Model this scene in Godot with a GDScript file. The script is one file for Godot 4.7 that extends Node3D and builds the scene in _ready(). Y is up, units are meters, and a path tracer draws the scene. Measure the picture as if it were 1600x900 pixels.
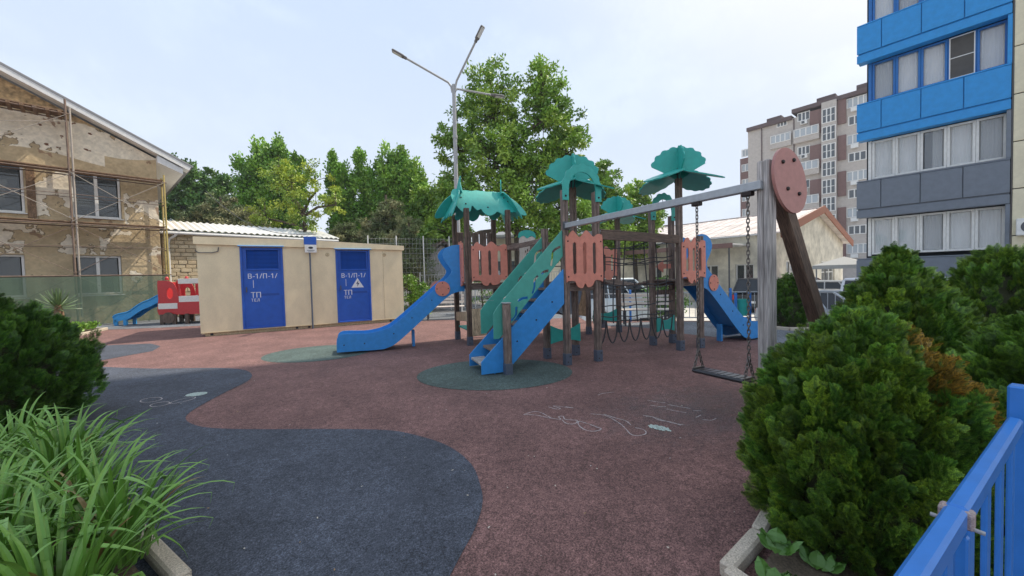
extends Node3D
# A playground between houses, seen from a shrub bed. Units are metres, y is up.

class MB:
	# collects faces given counter-clockwise as seen from outside
	var v := PackedVector3Array()
	var n := PackedVector3Array()
	var c := PackedColorArray()
	var t := PackedVector2Array()
	var col := Color(1, 1, 1)
	var use_col := false
	func tri(a: Vector3, b: Vector3, d: Vector3) -> void:
		var nn := (b - a).cross(d - a).normalized()
		v.append(a); v.append(d); v.append(b)
		for i in 3:
			n.append(nn)
			if use_col: c.append(col)
	func quad(a: Vector3, b: Vector3, d: Vector3, e: Vector3) -> void:
		var nn := (d - a).cross(e - b).normalized()
		v.append(a); v.append(d); v.append(b); v.append(a); v.append(e); v.append(d)
		for i in 6:
			n.append(nn)
			if use_col: c.append(col)
	func squad(a: Vector3, b: Vector3, d: Vector3, e: Vector3, na: Vector3, nb: Vector3, nd: Vector3, ne: Vector3) -> void:
		v.append(a); v.append(d); v.append(b); v.append(a); v.append(e); v.append(d)
		n.append(na); n.append(nd); n.append(nb); n.append(na); n.append(ne); n.append(nd)
		if use_col:
			for i in 6: c.append(col)
	func box(ctr: Vector3, s: Vector3, bs := Basis.IDENTITY) -> void:
		var h := s * 0.5
		var p: Array[Vector3] = []
		for k in 8:
			p.append(ctr + bs * Vector3(h.x if k & 1 else -h.x, h.y if k & 2 else -h.y, h.z if k & 4 else -h.z))
		quad(p[4], p[5], p[7], p[6]); quad(p[1], p[0], p[2], p[3])
		quad(p[5], p[1], p[3], p[7]); quad(p[0], p[4], p[6], p[2])
		quad(p[6], p[7], p[3], p[2]); quad(p[0], p[1], p[5], p[4])
	func cbox(ctr: Vector3, s: Vector3, ch: float, bs := Basis.IDENTITY) -> void:
		# box with chamfered edges
		var h := s * 0.5
		var q := {}
		for k in 8:
			var sg := Vector3(1 if k & 1 else -1, 1 if k & 2 else -1, 1 if k & 4 else -1)
			for ax in 3:
				var l := Vector3(h.x - ch, h.y - ch, h.z - ch)
				l[ax] = h[ax]
				q[k * 3 + ax] = ctr + bs * (l * sg)
		var F := [[0, [1, 3, 7, 5]], [0, [4, 6, 2, 0]], [1, [2, 6, 7, 3]], [1, [0, 1, 5, 4]], [2, [4, 5, 7, 6]], [2, [1, 0, 2, 3]]]
		for f in F:
			var a: int = f[0]
			var o: Array = f[1]
			quad(q[o[0] * 3 + a], q[o[1] * 3 + a], q[o[2] * 3 + a], q[o[3] * 3 + a])
		for ax in 3:
			var b1 := (ax + 1) % 3
			var b2 := (ax + 2) % 3
			for k in 8:
				if k & (1 << ax): continue
				var k2 := k | (1 << ax)
				var pa: Vector3 = q[k * 3 + b1]
				var pb: Vector3 = q[k2 * 3 + b1]
				var pc: Vector3 = q[k2 * 3 + b2]
				var pd: Vector3 = q[k * 3 + b2]
				var out := (pa + pb + pc + pd) * 0.25 - ctr
				if (pc - pa).cross(pd - pb).dot(out) > 0: quad(pa, pb, pc, pd)
				else: quad(pd, pc, pb, pa)
		for k in 8:
			var ta: Vector3 = q[k * 3]
			var tb: Vector3 = q[k * 3 + 1]
			var tc: Vector3 = q[k * 3 + 2]
			if (tb - ta).cross(tc - ta).dot(ta - ctr) > 0: tri(ta, tb, tc)
			else: tri(ta, tc, tb)
	func tube(path: Array, r, sides := 8, caps := true) -> void:
		var m := path.size()
		var d0: Vector3 = (path[1] - path[0]).normalized()
		var up := Vector3.UP if absf(d0.y) < 0.9 else Vector3.RIGHT
		var x := d0.cross(up).normalized()
		var rp: Array = []
		var rn: Array = []
		for i in m:
			var d: Vector3
			if i == 0: d = path[1] - path[0]
			elif i == m - 1: d = path[i] - path[i - 1]
			else: d = (path[i + 1] - path[i]).normalized() + (path[i] - path[i - 1]).normalized()
			d = d.normalized()
			x = (x - d * x.dot(d)).normalized()
			var y := d.cross(x)
			var rr: float = r[i] if r is Array else r
			var a: Array = []
			var b: Array = []
			for k in sides:
				var an := TAU * k / sides
				var nv := x * cos(an) + y * sin(an)
				b.append(nv); a.append(path[i] + nv * rr)
			rp.append(a); rn.append(b)
		for i in m - 1:
			for k in sides:
				var k2 := (k + 1) % sides
				squad(rp[i][k], rp[i][k2], rp[i + 1][k2], rp[i + 1][k], rn[i][k], rn[i][k2], rn[i + 1][k2], rn[i + 1][k])
		if caps:
			for k in sides:
				var k2 := (k + 1) % sides
				tri(path[0], rp[0][k2], rp[0][k])
				tri(path[m - 1], rp[m - 1][k], rp[m - 1][k2])
	func lathe(prof: Array, sides: int, xf := Transform3D.IDENTITY) -> void:
		# prof: Vector2(radius, y) from bottom to top
		for i in prof.size() - 1:
			var p0: Vector2 = prof[i]
			var p1: Vector2 = prof[i + 1]
			var sl := Vector2(p1.y - p0.y, p0.x - p1.x).normalized()
			for k in sides:
				var a0 := TAU * k / sides
				var a1 := TAU * (k + 1) / sides
				var d0 := Vector3(cos(a0), 0, -sin(a0))
				var d1 := Vector3(cos(a1), 0, -sin(a1))
				var n0 := xf.basis * (d0 * sl.x + Vector3.UP * sl.y)
				var n1 := xf.basis * (d1 * sl.x + Vector3.UP * sl.y)
				squad(xf * (d0 * p0.x + Vector3.UP * p0.y), xf * (d1 * p0.x + Vector3.UP * p0.y), xf * (d1 * p1.x + Vector3.UP * p1.y), xf * (d0 * p1.x + Vector3.UP * p1.y), n0, n1, n1, n0)
	func _pieces(outer: PackedVector2Array, holes: Array) -> Array:
		var todo: Array = [outer]
		for h in holes:
			var c0 := 0.0
			for p in h: c0 += p.x
			c0 /= h.size()
			var L := PackedVector2Array([Vector2(-1000, -1000), Vector2(c0, -1000), Vector2(c0, 1000), Vector2(-1000, 1000)])
			var R := PackedVector2Array([Vector2(c0, -1000), Vector2(1000, -1000), Vector2(1000, 1000), Vector2(c0, 1000)])
			var nxt: Array = []
			for piece in todo:
				if Geometry2D.intersect_polygons(piece, h).is_empty():
					nxt.append(piece); continue
				for half in [L, R]:
					for q in Geometry2D.intersect_polygons(piece, half):
						for w in Geometry2D.clip_polygons(q, h): nxt.append(w)
			todo = nxt
		return todo
	func prism(outer: PackedVector2Array, z0: float, z1: float, xf := Transform3D.IDENTITY, holes: Array = [], sides := true) -> void:
		for piece in _pieces(outer, holes):
			var ix := Geometry2D.triangulate_polygon(piece)
			for i in range(0, ix.size(), 3):
				var a: Vector2 = piece[ix[i]]
				var b: Vector2 = piece[ix[i + 1]]
				var d: Vector2 = piece[ix[i + 2]]
				if (b - a).cross(d - a) < 0:
					var tmp := b; b = d; d = tmp
				tri(xf * Vector3(a.x, a.y, z1), xf * Vector3(b.x, b.y, z1), xf * Vector3(d.x, d.y, z1))
				if z1 != z0: tri(xf * Vector3(a.x, a.y, z0), xf * Vector3(d.x, d.y, z0), xf * Vector3(b.x, b.y, z0))
		if z1 == z0 or not sides: return
		for li in holes.size() + 1:
			var lp: PackedVector2Array = outer if li == 0 else holes[li - 1]
			var ccw := not Geometry2D.is_polygon_clockwise(lp)
			if li > 0: ccw = not ccw
			for i in lp.size():
				var a := lp[i]
				var b := lp[(i + 1) % lp.size()]
				if not ccw:
					var tmp := a; a = b; b = tmp
				quad(xf * Vector3(a.x, a.y, z0), xf * Vector3(b.x, b.y, z0), xf * Vector3(b.x, b.y, z1), xf * Vector3(a.x, a.y, z1))
	func mesh() -> ArrayMesh:
		var A := []
		A.resize(Mesh.ARRAY_MAX)
		A[Mesh.ARRAY_VERTEX] = v
		A[Mesh.ARRAY_NORMAL] = n
		if use_col: A[Mesh.ARRAY_COLOR] = c
		if t.size() == v.size(): A[Mesh.ARRAY_TEX_UV] = t
		var m := ArrayMesh.new()
		m.add_surface_from_arrays(Mesh.PRIMITIVE_TRIANGLES, A)
		return m

var M := {}
var taken := {}
var box_cache := {}
var rng := RandomNumberGenerator.new()

func numbered(nm: String) -> String:
	var k: int = taken.get(nm, 0)
	taken[nm] = k + 1
	return nm if k == 0 else "%s_%03d" % [nm, k]
func put(nm: String, mesh: Mesh, mat: Material, parent: Node3D, xf := Transform3D.IDENTITY) -> MeshInstance3D:
	var o := MeshInstance3D.new()
	o.name = numbered(nm) if parent == self else nm
	o.mesh = mesh
	o.material_override = mat
	o.transform = xf
	parent.add_child(o, true)
	return o
func build(nm: String, b: MB, mat: Material, parent: Node3D, xf := Transform3D.IDENTITY) -> MeshInstance3D:
	return put(nm, b.mesh(), mat, parent, xf)
func tag(o: Node3D, label: String, category: String, group := "") -> Node3D:
	o.set_meta("label", label)
	o.set_meta("category", category)
	if group != "": o.set_meta("group", group)
	return o
func thing(nm: String, label: String, category: String, at := Vector3.ZERO, turn_deg := 0.0, group := "") -> Node3D:
	var o := Node3D.new()
	o.name = numbered(nm)
	add_child(o)
	o.position = at
	o.rotation_degrees.y = turn_deg
	return tag(o, label, category, group)
func structure(nm: String, b: MB, mat: Material, parent: Node3D = self) -> MeshInstance3D:
	var o := build(nm, b, mat, parent)
	if parent == self: o.set_meta("kind", "structure")
	return o
func cb(sx: float, sy: float, sz: float, ch := 0.006) -> ArrayMesh:
	# shared chamfered box, centred
	var key := "%.3f,%.3f,%.3f,%.3f" % [sx, sy, sz, ch]
	if not box_cache.has(key):
		var b := MB.new()
		b.cbox(Vector3.ZERO, Vector3(sx, sy, sz), minf(ch, minf(sx, minf(sy, sz)) * 0.3))
		box_cache[key] = b.mesh()
	return box_cache[key]
func bx(nm: String, ctr: Vector3, s: Vector3, mat: Material, parent: Node3D, ch := 0.006, bs := Basis.IDENTITY) -> MeshInstance3D:
	return put(nm, cb(s.x, s.y, s.z, ch), mat, parent, Transform3D(bs, ctr))
func rod(nm: String, a: Vector3, b: Vector3, r: float, mat: Material, parent: Node3D, sides := 8) -> MeshInstance3D:
	var m := MB.new()
	m.tube([a, b], r, sides)
	return build(nm, m, mat, parent)
func beam(nm: String, a: Vector3, b: Vector3, w: float, h: float, mat: Material, parent: Node3D, up := Vector3.UP, ch := 0.006) -> MeshInstance3D:
	# bar whose local y runs from a to b, so that wood grain follows it
	var y := (b - a).normalized()
	var x := y.cross(up)
	if x.length() < 0.01: x = Vector3.RIGHT
	x = x.normalized()
	return put(nm, cb(w, a.distance_to(b), h, ch), mat, parent, Transform3D(Basis(x, y, x.cross(y)), (a + b) * 0.5))
func rect(x0: float, y0: float, x1: float, y1: float) -> PackedVector2Array:
	return PackedVector2Array([Vector2(x0, y0), Vector2(x1, y0), Vector2(x1, y1), Vector2(x0, y1)])
func oval(cx: float, cy: float, rx: float, ry: float, k := 24, tilt := 0.0) -> PackedVector2Array:
	var p := PackedVector2Array()
	for i in k:
		p.append(Vector2(cx, cy) + Vector2(rx * cos(TAU * i / k), ry * sin(TAU * i / k)).rotated(tilt))
	return p
func pv(a: Array) -> PackedVector2Array:
	var p := PackedVector2Array()
	for q in a: p.append(Vector2(q[0], q[1]))
	return p
func smooth(a: Array, steps := 6, closed := true) -> PackedVector2Array:
	# Catmull-Rom through the points
	var p := PackedVector2Array()
	var m := a.size()
	for i in (m if closed else m - 1):
		var q: Array = []
		for k in [-1, 0, 1, 2]:
			var j: int = (i + k + m) % m if closed else clampi(i + k, 0, m - 1)
			q.append(Vector2(a[j][0], a[j][1]))
		for s in steps:
			var t := float(s) / steps
			p.append(0.5 * (2.0 * q[1] + (q[2] - q[0]) * t + (2.0 * q[0] - 5.0 * q[1] + 4.0 * q[2] - q[3]) * t * t + (3.0 * q[1] - q[0] - 3.0 * q[2] + q[3]) * t * t * t))
	if not closed: p.append(Vector2(a[m - 1][0], a[m - 1][1]))
	return p

# ---------- textures and materials ----------
func noise_bytes(size: int, sd: int, type: int, freq: float, octaves := 3) -> PackedByteArray:
	var f := FastNoiseLite.new()
	f.seed = sd
	f.noise_type = type
	f.frequency = freq
	f.fractal_octaves = octaves
	var im := f.get_seamless_image(size, size, false, false, 0.1, true)
	im.convert(Image.FORMAT_L8)
	return im.get_data()
func gray(size: int, layers: Array, lo: float, hi: float) -> Array:
	# layers: [seed, type, frequency, octaves, weight]; returns [albedo texture, normal texture]
	var acc := PackedFloat32Array()
	acc.resize(size * size)
	var tot := 0.0
	for l in layers:
		var d := noise_bytes(size, l[0], l[1], l[2], l[3])
		var w: float = l[4] / 255.0
		tot += l[4]
		for i in acc.size(): acc[i] += d[i] * w
	var out := PackedByteArray()
	out.resize(size * size * 3)
	for i in acc.size():
		var g := clampf((acc[i] / tot - 0.5) * 1.8 + 0.5, 0, 1)
		var b := int(255.0 * (lo + (hi - lo) * g))
		out[i * 3] = b; out[i * 3 + 1] = b; out[i * 3 + 2] = b
	var mean := 0.0
	for i in range(0, out.size(), 303): mean += Color8(out[i], 0, 0).srgb_to_linear().r
	mean /= ceilf(out.size() / 303.0)
	var im := Image.create_from_data(size, size, false, Image.FORMAT_RGB8, out)
	var nm: Image = im.duplicate()
	nm.bump_map_to_normal_map(3.0)
	return [ImageTexture.create_from_image(im), ImageTexture.create_from_image(nm), mean]
func lin(r: float, g: float, b: float, a := 1.0) -> Color:
	var c := Color(r, g, b).linear_to_srgb()
	c.a = a
	return c
func mat(col: Color, rough := 0.8, metal := 0.0) -> StandardMaterial3D:
	var m := StandardMaterial3D.new()
	m.albedo_color = col
	m.roughness = rough
	m.metallic = metal
	return m
func tmat(col: Color, tx: Array, scale: Vector3, rough := 0.8, nscale := 0.5, world := true, detail = null, dscale := Vector3.ONE) -> StandardMaterial3D:
	# col is the mean colour wanted; the textures vary round it
	var k: float = 1.0 / tx[2]
	if detail != null: k /= detail[2]
	var lc := col.srgb_to_linear()
	k = minf(k, 0.98 / maxf(lc.r, maxf(lc.g, lc.b)))
	var m := mat(lin(lc.r * k, lc.g * k, lc.b * k), rough)
	m.albedo_texture = tx[0]
	m.uv1_triplanar = true
	m.uv1_world_triplanar = world
	m.uv1_scale = scale
	if nscale > 0:
		m.normal_enabled = true
		m.normal_texture = tx[1]
		m.normal_scale = nscale
	if detail != null:
		m.detail_enabled = true
		m.detail_albedo = detail[0]
		m.detail_blend_mode = BaseMaterial3D.BLEND_MODE_MUL
		m.detail_uv_layer = BaseMaterial3D.DETAIL_UV_2
		m.uv2_triplanar = true
		m.uv2_world_triplanar = world
		m.uv2_scale = dscale
	return m
func leafmat(rough := 0.55, back := 0.5) -> StandardMaterial3D:
	var m := mat(Color(1, 1, 1), rough)
	m.vertex_color_use_as_albedo = true
	m.cull_mode = BaseMaterial3D.CULL_DISABLED
	m.backlight_enabled = true
	m.backlight = Color(back, back, back * 0.6)
	return m
func glass(col: Color, a: float) -> StandardMaterial3D:
	var m := mat(col, 0.04)
	m.albedo_color.a = a
	m.transparency = BaseMaterial3D.TRANSPARENCY_ALPHA
	m.metallic_specular = 0.6
	return m

func make_materials() -> void:
	var S := FastNoiseLite.TYPE_SIMPLEX_SMOOTH
	var V := FastNoiseLite.TYPE_VALUE
	var Ce := FastNoiseLite.TYPE_CELLULAR
	var grain := gray(1024, [[1, V, 0.45, 1, 1.0], [2, V, 0.22, 2, 0.8], [3, S, 0.02, 3, 0.35]], 0.42, 1.0)
	var blot := gray(512, [[5, S, 0.008, 5, 1.0], [6, S, 0.03, 3, 0.4]], 0.80, 1.0)
	var soft := gray(512, [[8, S, 0.012, 5, 1.0], [9, V, 0.3, 1, 0.25]], 0.945, 1.0)
	var dust := gray(1024, [[21, S, 0.006, 5, 1.0], [22, S, 0.025, 4, 0.6], [23, V, 0.2, 2, 0.2]], 0.82, 1.0)
	var rough_t := gray(512, [[11, S, 0.05, 4, 1.0], [12, V, 0.4, 1, 0.6]], 0.68, 1.0)
	var wood := gray(512, [[14, S, 0.03, 4, 1.0], [15, V, 0.12, 2, 0.7], [16, S, 0.006, 2, 0.5]], 0.5, 1.0)
	var speck := gray(512, [[18, V, 0.5, 1, 1.0], [19, Ce, 0.06, 2, 0.5]], 0.95, 1.0)
	M.grain = grain; M.blot = blot; M.soft = soft; M.rough_t = rough_t; M.wood_t = wood
	var gs := Vector3(0.55, 0.55, 0.55)
	var bs := Vector3(0.17, 0.17, 0.17)
	M.red = tmat(lin(0.180, 0.098, 0.090), grain, gs, 0.92, 0.7, true, dust, bs)
	M.navy = tmat(lin(0.064, 0.074, 0.098), grain, gs, 0.92, 0.7, true, dust, bs)
	M.green_r = tmat(lin(0.075, 0.108, 0.10), grain, gs, 0.92, 0.7, true, dust, bs)
	M.grey_r = tmat(lin(0.145, 0.16, 0.185), grain, gs, 0.92, 0.7, true, dust, bs)
	M.asphalt = tmat(lin(0.16, 0.16, 0.165), grain, Vector3(0.4, 0.4, 0.4), 0.92, 0.5, true, blot, Vector3(0.1, 0.1, 0.1))
	M.lot = tmat(lin(0.55, 0.53, 0.49), rough_t, Vector3(1.7, 1.7, 1.7), 0.9, 0.4, true, blot, Vector3(0.07, 0.07, 0.07))
	M.soil = tmat(lin(0.12, 0.09, 0.06), rough_t, Vector3(2, 2, 2), 0.95, 1.0)
	M.kerb = tmat(lin(0.52, 0.455, 0.37), soft, Vector3(1.5, 1.5, 1.5), 0.9, 0.3, true, rough_t, Vector3(3, 3, 3))
	M.wood = tmat(lin(0.20, 0.15, 0.125), wood, Vector3(5, 0.35, 5), 0.75, 0.8, false, blot, Vector3(1.3, 0.22, 1.3))
	M.wood_dark = tmat(lin(0.115, 0.075, 0.055), wood, Vector3(5, 0.35, 5), 0.6, 0.8, false, blot, Vector3(1.3, 0.22, 1.3))
	M.wood_grey = tmat(lin(0.50, 0.465, 0.445), wood, Vector3(7, 0.16, 7), 0.85, 1.0, false, blot, Vector3(1.0, 0.2, 1.0))
	M.wood_pale = tmat(lin(0.55, 0.42, 0.27), wood, Vector3(5, 0.5, 5), 0.75, 0.4, false, soft, Vector3(1, 1, 1))
	M.plank = tmat(lin(0.20, 0.125, 0.075), wood, Vector3(3, 0.6, 3), 0.85, 0.8, false, blot, Vector3(0.6, 0.6, 0.6))
	M.teal = tmat(lin(0.03, 0.385, 0.335), soft, Vector3(1.1, 1.1, 1.1), 0.42, 0.15, false, speck, Vector3(6, 6, 6))
	M.teal_stair = tmat(lin(0.075, 0.375, 0.30), soft, Vector3(1.1, 1.1, 1.1), 0.42, 0.15, false, speck, Vector3(6, 6, 6))
	M.coral = tmat(lin(0.68, 0.25, 0.18), soft, Vector3(1.3, 1.3, 1.3), 0.45, 0.15, false, speck, Vector3(6, 6, 6))
	M.blue_p = tmat(lin(0.04, 0.27, 0.66), soft, Vector3(1.2, 1.2, 1.2), 0.38, 0.12, false, speck, Vector3(6, 6, 6))
	M.disc = tmat(lin(0.46, 0.215, 0.19), soft, Vector3(2, 2, 2), 0.45, 0.2, false, speck, Vector3(6, 6, 6))
	M.board_w = tmat(lin(0.62, 0.56, 0.50), soft, Vector3(1.5, 1.5, 1.5), 0.5, 0.1, false)
	M.steel = tmat(lin(0.40, 0.43, 0.46), soft, Vector3(2, 2, 2), 0.42, 0.1, false)
	M.steel.metallic = 0.35
	M.steel_d = tmat(lin(0.085, 0.09, 0.10), soft, Vector3(2, 2, 2), 0.5, 0.1, false)
	M.foot = tmat(lin(0.085, 0.105, 0.145), soft, Vector3(3, 3, 3), 0.55, 0.2, false)
	M.chain = mat(lin(0.20, 0.18, 0.165), 0.45, 0.7)
	M.rubber = tmat(lin(0.022, 0.022, 0.025), rough_t, Vector3(8, 8, 8), 0.28, 0.3, false)
	M.rope = tmat(lin(0.055, 0.055, 0.06), rough_t, Vector3(20, 20, 20), 0.85, 0.6, false)
	M.bolt = mat(lin(0.03, 0.02, 0.02), 0.4, 0.3)
	M.galv = tmat(lin(0.36, 0.37, 0.38), rough_t, Vector3(3, 0.8, 3), 0.5, 0.15, false)
	M.white = tmat(lin(0.74, 0.74, 0.72), soft, Vector3(1, 1, 1), 0.5, 0.05, false)
	M.fascia = tmat(lin(0.66, 0.67, 0.68), soft, Vector3(1, 1, 1), 0.5, 0.05, false)
	M.roof_grey = tmat(lin(0.22, 0.23, 0.25), soft, Vector3(1, 1, 1), 0.6, 0.1, false)
	M.shed = tmat(lin(0.76, 0.645, 0.43), soft, Vector3(0.35, 0.2, 0.35), 0.7, 0.1, false, speck, Vector3(1, 1, 1))
	M.shed_base = tmat(lin(0.48, 0.39, 0.24), rough_t, Vector3(0.8, 0.8, 0.8), 0.8, 0.2, false)
	M.door = tmat(lin(0.012, 0.095, 0.46), soft, Vector3(0.7, 0.7, 0.7), 0.45, 0.06, false, speck, Vector3(3, 3, 3))
	M.door_trim = tmat(lin(0.14, 0.36, 0.74), soft, Vector3(1, 1, 1), 0.45, 0.05, false)
	M.paint_w = mat(lin(0.72, 0.74, 0.76), 0.7)
	M.mark = mat(lin(0.008, 0.062, 0.32), 0.6)
	M.paint_d = mat(lin(0.02, 0.03, 0.10), 0.7)
	M.stone = tmat(lin(0.60, 0.50, 0.34), rough_t, Vector3(1.1, 1.1, 1.1), 0.9, 1.0, true, blot, Vector3(0.5, 0.5, 0.5))
	M.stone_b = tmat(lin(0.50, 0.40, 0.26), rough_t, Vector3(1.3, 1.3, 1.3), 0.9, 1.0, true, blot, Vector3(0.5, 0.5, 0.5))
	M.mortar = tmat(lin(0.38, 0.31, 0.21), rough_t, Vector3(2, 2, 2), 0.95, 0.8)
	M.rust = tmat(lin(0.185, 0.13, 0.10), rough_t, Vector3(4, 1, 4), 0.75, 0.4, false, blot, Vector3(2, 1, 2))
	M.scaf_y = tmat(lin(0.42, 0.33, 0.12), rough_t, Vector3(4, 1, 4), 0.7, 0.3, false)
	M.scaf_w = tmat(lin(0.36, 0.32, 0.28), rough_t, Vector3(4, 1, 4), 0.7, 0.3, false)
	M.net = tmat(lin(0.10, 0.155, 0.11), rough_t, Vector3(3, 3, 3), 0.9, 0.0, false)
	M.net.albedo_color.a = 0.70
	M.net.transparency = BaseMaterial3D.TRANSPARENCY_ALPHA
	M.net.cull_mode = BaseMaterial3D.CULL_DISABLED
	M.glass = glass(lin(0.10, 0.115, 0.12), 0.55)
	M.glass_clear = glass(lin(0.5, 0.55, 0.6), 0.16)
	M.pane_far = mat(lin(0.10, 0.115, 0.13), 0.08)
	M.pane_pale = mat(lin(0.42, 0.46, 0.49), 0.12)
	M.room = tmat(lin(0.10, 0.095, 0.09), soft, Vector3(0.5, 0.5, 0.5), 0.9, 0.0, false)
	M.curtain = tmat(lin(0.78, 0.78, 0.76), soft, Vector3(1, 0.3, 1), 0.9, 0.0, false)
	M.curtain_g = tmat(lin(0.42, 0.43, 0.43), soft, Vector3(4, 0.3, 4), 0.9, 0.1, false)
	M.clad_blue = tmat(lin(0.022, 0.265, 0.64), soft, Vector3(0.6, 0.6, 0.6), 0.5, 0.05, false, speck, Vector3(2, 2, 2))
	M.clad_blue_d = tmat(lin(0.02, 0.15, 0.44), soft, Vector3(0.6, 0.6, 0.6), 0.5, 0.05, false)
	M.clad_grey = tmat(lin(0.155, 0.18, 0.22), soft, Vector3(0.6, 0.6, 0.6), 0.5, 0.05, false, speck, Vector3(2, 2, 2))
	M.joint = mat(lin(0.03, 0.035, 0.045), 0.8)
	M.cream = tmat(lin(0.70, 0.64, 0.47), soft, Vector3(0.4, 0.4, 0.4), 0.75, 0.1, false, speck, Vector3(2, 2, 2))
	M.house = tmat(lin(0.66, 0.625, 0.53), soft, Vector3(0.35, 0.35, 0.35), 0.9, 0.1, false, blot, Vector3(0.12, 0.12, 0.12))
	M.roof_pale = tmat(lin(0.62, 0.56, 0.54), soft, Vector3(0.3, 0.3, 0.3), 0.5, 0.05, false, blot, Vector3(0.15, 0.15, 0.15))
	M.trim = tmat(lin(0.24, 0.085, 0.045), soft, Vector3(1, 1, 1), 0.7, 0.1, false)
	M.block = tmat(lin(0.50, 0.455, 0.415), soft, Vector3(0.3, 0.3, 0.3), 0.85, 0.0, false)
	M.block_b = tmat(lin(0.205, 0.125, 0.115), soft, Vector3(0.3, 0.3, 0.3), 0.85, 0.0, false)
	M.cornice = mat(lin(0.11, 0.075, 0.075), 0.7)
	M.bark = tmat(lin(0.10, 0.08, 0.06), wood, Vector3(2, 0.5, 2), 0.95, 1.0, false)
	M.leaf = leafmat(0.5, 0.55)
	M.needle = leafmat(0.7, 0.2)
	M.thuja = leafmat(0.5, 0.14)
	M.blade = leafmat(0.38, 0.35)
	M.twig = tmat(lin(0.05, 0.055, 0.025), rough_t, Vector3(6, 6, 6), 0.95, 1.0, false)
	M.rail = tmat(lin(0.035, 0.20, 0.62), soft, Vector3(1.2, 1.2, 1.2), 0.33, 0.05, false)
	M.rail_worn = tmat(lin(0.33, 0.27, 0.27), rough_t, Vector3(8, 8, 8), 0.7, 0.4, false)
	M.chalk = mat(lin(0.47, 0.43, 0.43), 0.95)
	M.chalk_g = mat(lin(0.55, 0.66, 0.62), 0.95)
	M.toy_red = tmat(lin(0.50, 0.035, 0.04), soft, Vector3(2, 2, 2), 0.45, 0.1, false)
	M.toy_white = tmat(lin(0.72, 0.70, 0.66), soft, Vector3(2, 2, 2), 0.5, 0.1, false)
	M.toy_blue = tmat(lin(0.03, 0.30, 0.66), soft, Vector3(2, 2, 2), 0.35, 0.1, false)
	M.tyre = mat(lin(0.018, 0.018, 0.02), 0.85)
	M.rim = mat(lin(0.42, 0.43, 0.44), 0.35, 0.6)
	M.car_glass = mat(lin(0.02, 0.024, 0.03), 0.06)
	M.lamp_red = mat(lin(0.35, 0.02, 0.02), 0.25)
	M.lamp_clear = mat(lin(0.62, 0.64, 0.66), 0.15)
	M.lamp_head = mat(lin(0.13, 0.125, 0.125), 0.5)

func _ready() -> void:
	rng.seed = 20240517
	# camera
	var cam := Camera3D.new()
	cam.name = "camera"
	add_child(cam)
	cam.position = Vector3(0, 1.55, 0)
	cam.rotation_degrees = Vector3(-1.8, 0, -1.5)
	cam.fov = 73.74
	cam.near = 0.05
	cam.far = 600.0
	cam.current = true
	# hazy bright sky
	var we := WorldEnvironment.new()
	we.name = "world_environment"
	var env := Environment.new()
	env.background_mode = Environment.BG_SKY
	var sky := Sky.new()
	var sm := ProceduralSkyMaterial.new()
	sm.sky_top_color = lin(0.365, 0.445, 0.575)
	sm.sky_horizon_color = lin(0.53, 0.57, 0.625)
	sm.sky_curve = 0.22
	sm.ground_horizon_color = lin(0.45, 0.44, 0.42)
	sm.ground_bottom_color = lin(0.2, 0.2, 0.2)
	sm.sun_angle_max = 62.0
	sm.sun_curve = 0.6
	sm.sky_cover = thin_cloud()
	sm.sky_cover_modulate = Color(1, 1, 1)
	sky.sky_material = sm
	env.sky = sky
	env.tonemap_mode = Environment.TONE_MAPPER_LINEAR
	env.tonemap_exposure = 1.76
	env.sdfgi_enabled = true
	env.ssao_enabled = true
	env.ssil_enabled = true
	env.fog_enabled = true
	env.fog_density = 0.0007
	env.fog_light_color = lin(0.75, 0.80, 0.86)
	we.environment = env
	add_child(we)
	# sun: high on the right, a little behind the scene
	var sun := DirectionalLight3D.new()
	sun.name = "sun"
	add_child(sun)
	var to_sun := Vector3(0.90 * cos(deg_to_rad(54)), sin(deg_to_rad(54)), -0.43 * cos(deg_to_rad(54)))
	sun.look_at_from_position(to_sun * 50.0, Vector3.ZERO, Vector3.UP)
	sun.light_energy = 0.9
	sun.light_color = Color(1.0, 0.955, 0.88)
	sun.light_angular_distance = 0.6
	sun.shadow_enabled = true
	make_materials()
	make_ground()
	make_left_building()
	make_scaffolding()
	make_annex()
	make_blue_building()
	make_house()
	make_tower_block()
	make_far_buildings()
	make_substation()
	make_play_structure()
	make_swing_seat()
	make_lamp()
	make_trees()
	make_shrubs()
	make_daylilies()
	make_railing()
	make_fences()
	make_cars()
	make_toy_truck()
	make_small_things()

func thin_cloud() -> ImageTexture:
	# faint high cloud veil
	var f := FastNoiseLite.new()
	f.seed = 4
	f.frequency = 1.6
	f.fractal_octaves = 5
	f.domain_warp_enabled = true
	f.domain_warp_amplitude = 0.5
	f.domain_warp_frequency = 1.2
	var W := 1024
	var H := 512
	var out := PackedByteArray()
	out.resize(W * H * 4)
	var i := 0
	for y in H:
		var el := PI * (0.5 - (y + 0.5) / H)
		for x in W:
			var a := 0
			if el > -0.05:
				var az := TAU * x / W
				var d := Vector3(cos(az) * cos(el), sin(el) * 2.2, sin(az) * cos(el))
				var n := f.get_noise_3d(d.x, d.y, d.z)
				a = int(255.0 * clampf(smoothstep(-0.25, 0.55, n), 0, 1) * 0.12)
			out[i] = 165; out[i + 1] = 167; out[i + 2] = 170; out[i + 3] = a
			i += 4
	return ImageTexture.create_from_image(Image.create_from_data(W, H, false, Image.FORMAT_RGBA8, out))

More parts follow.
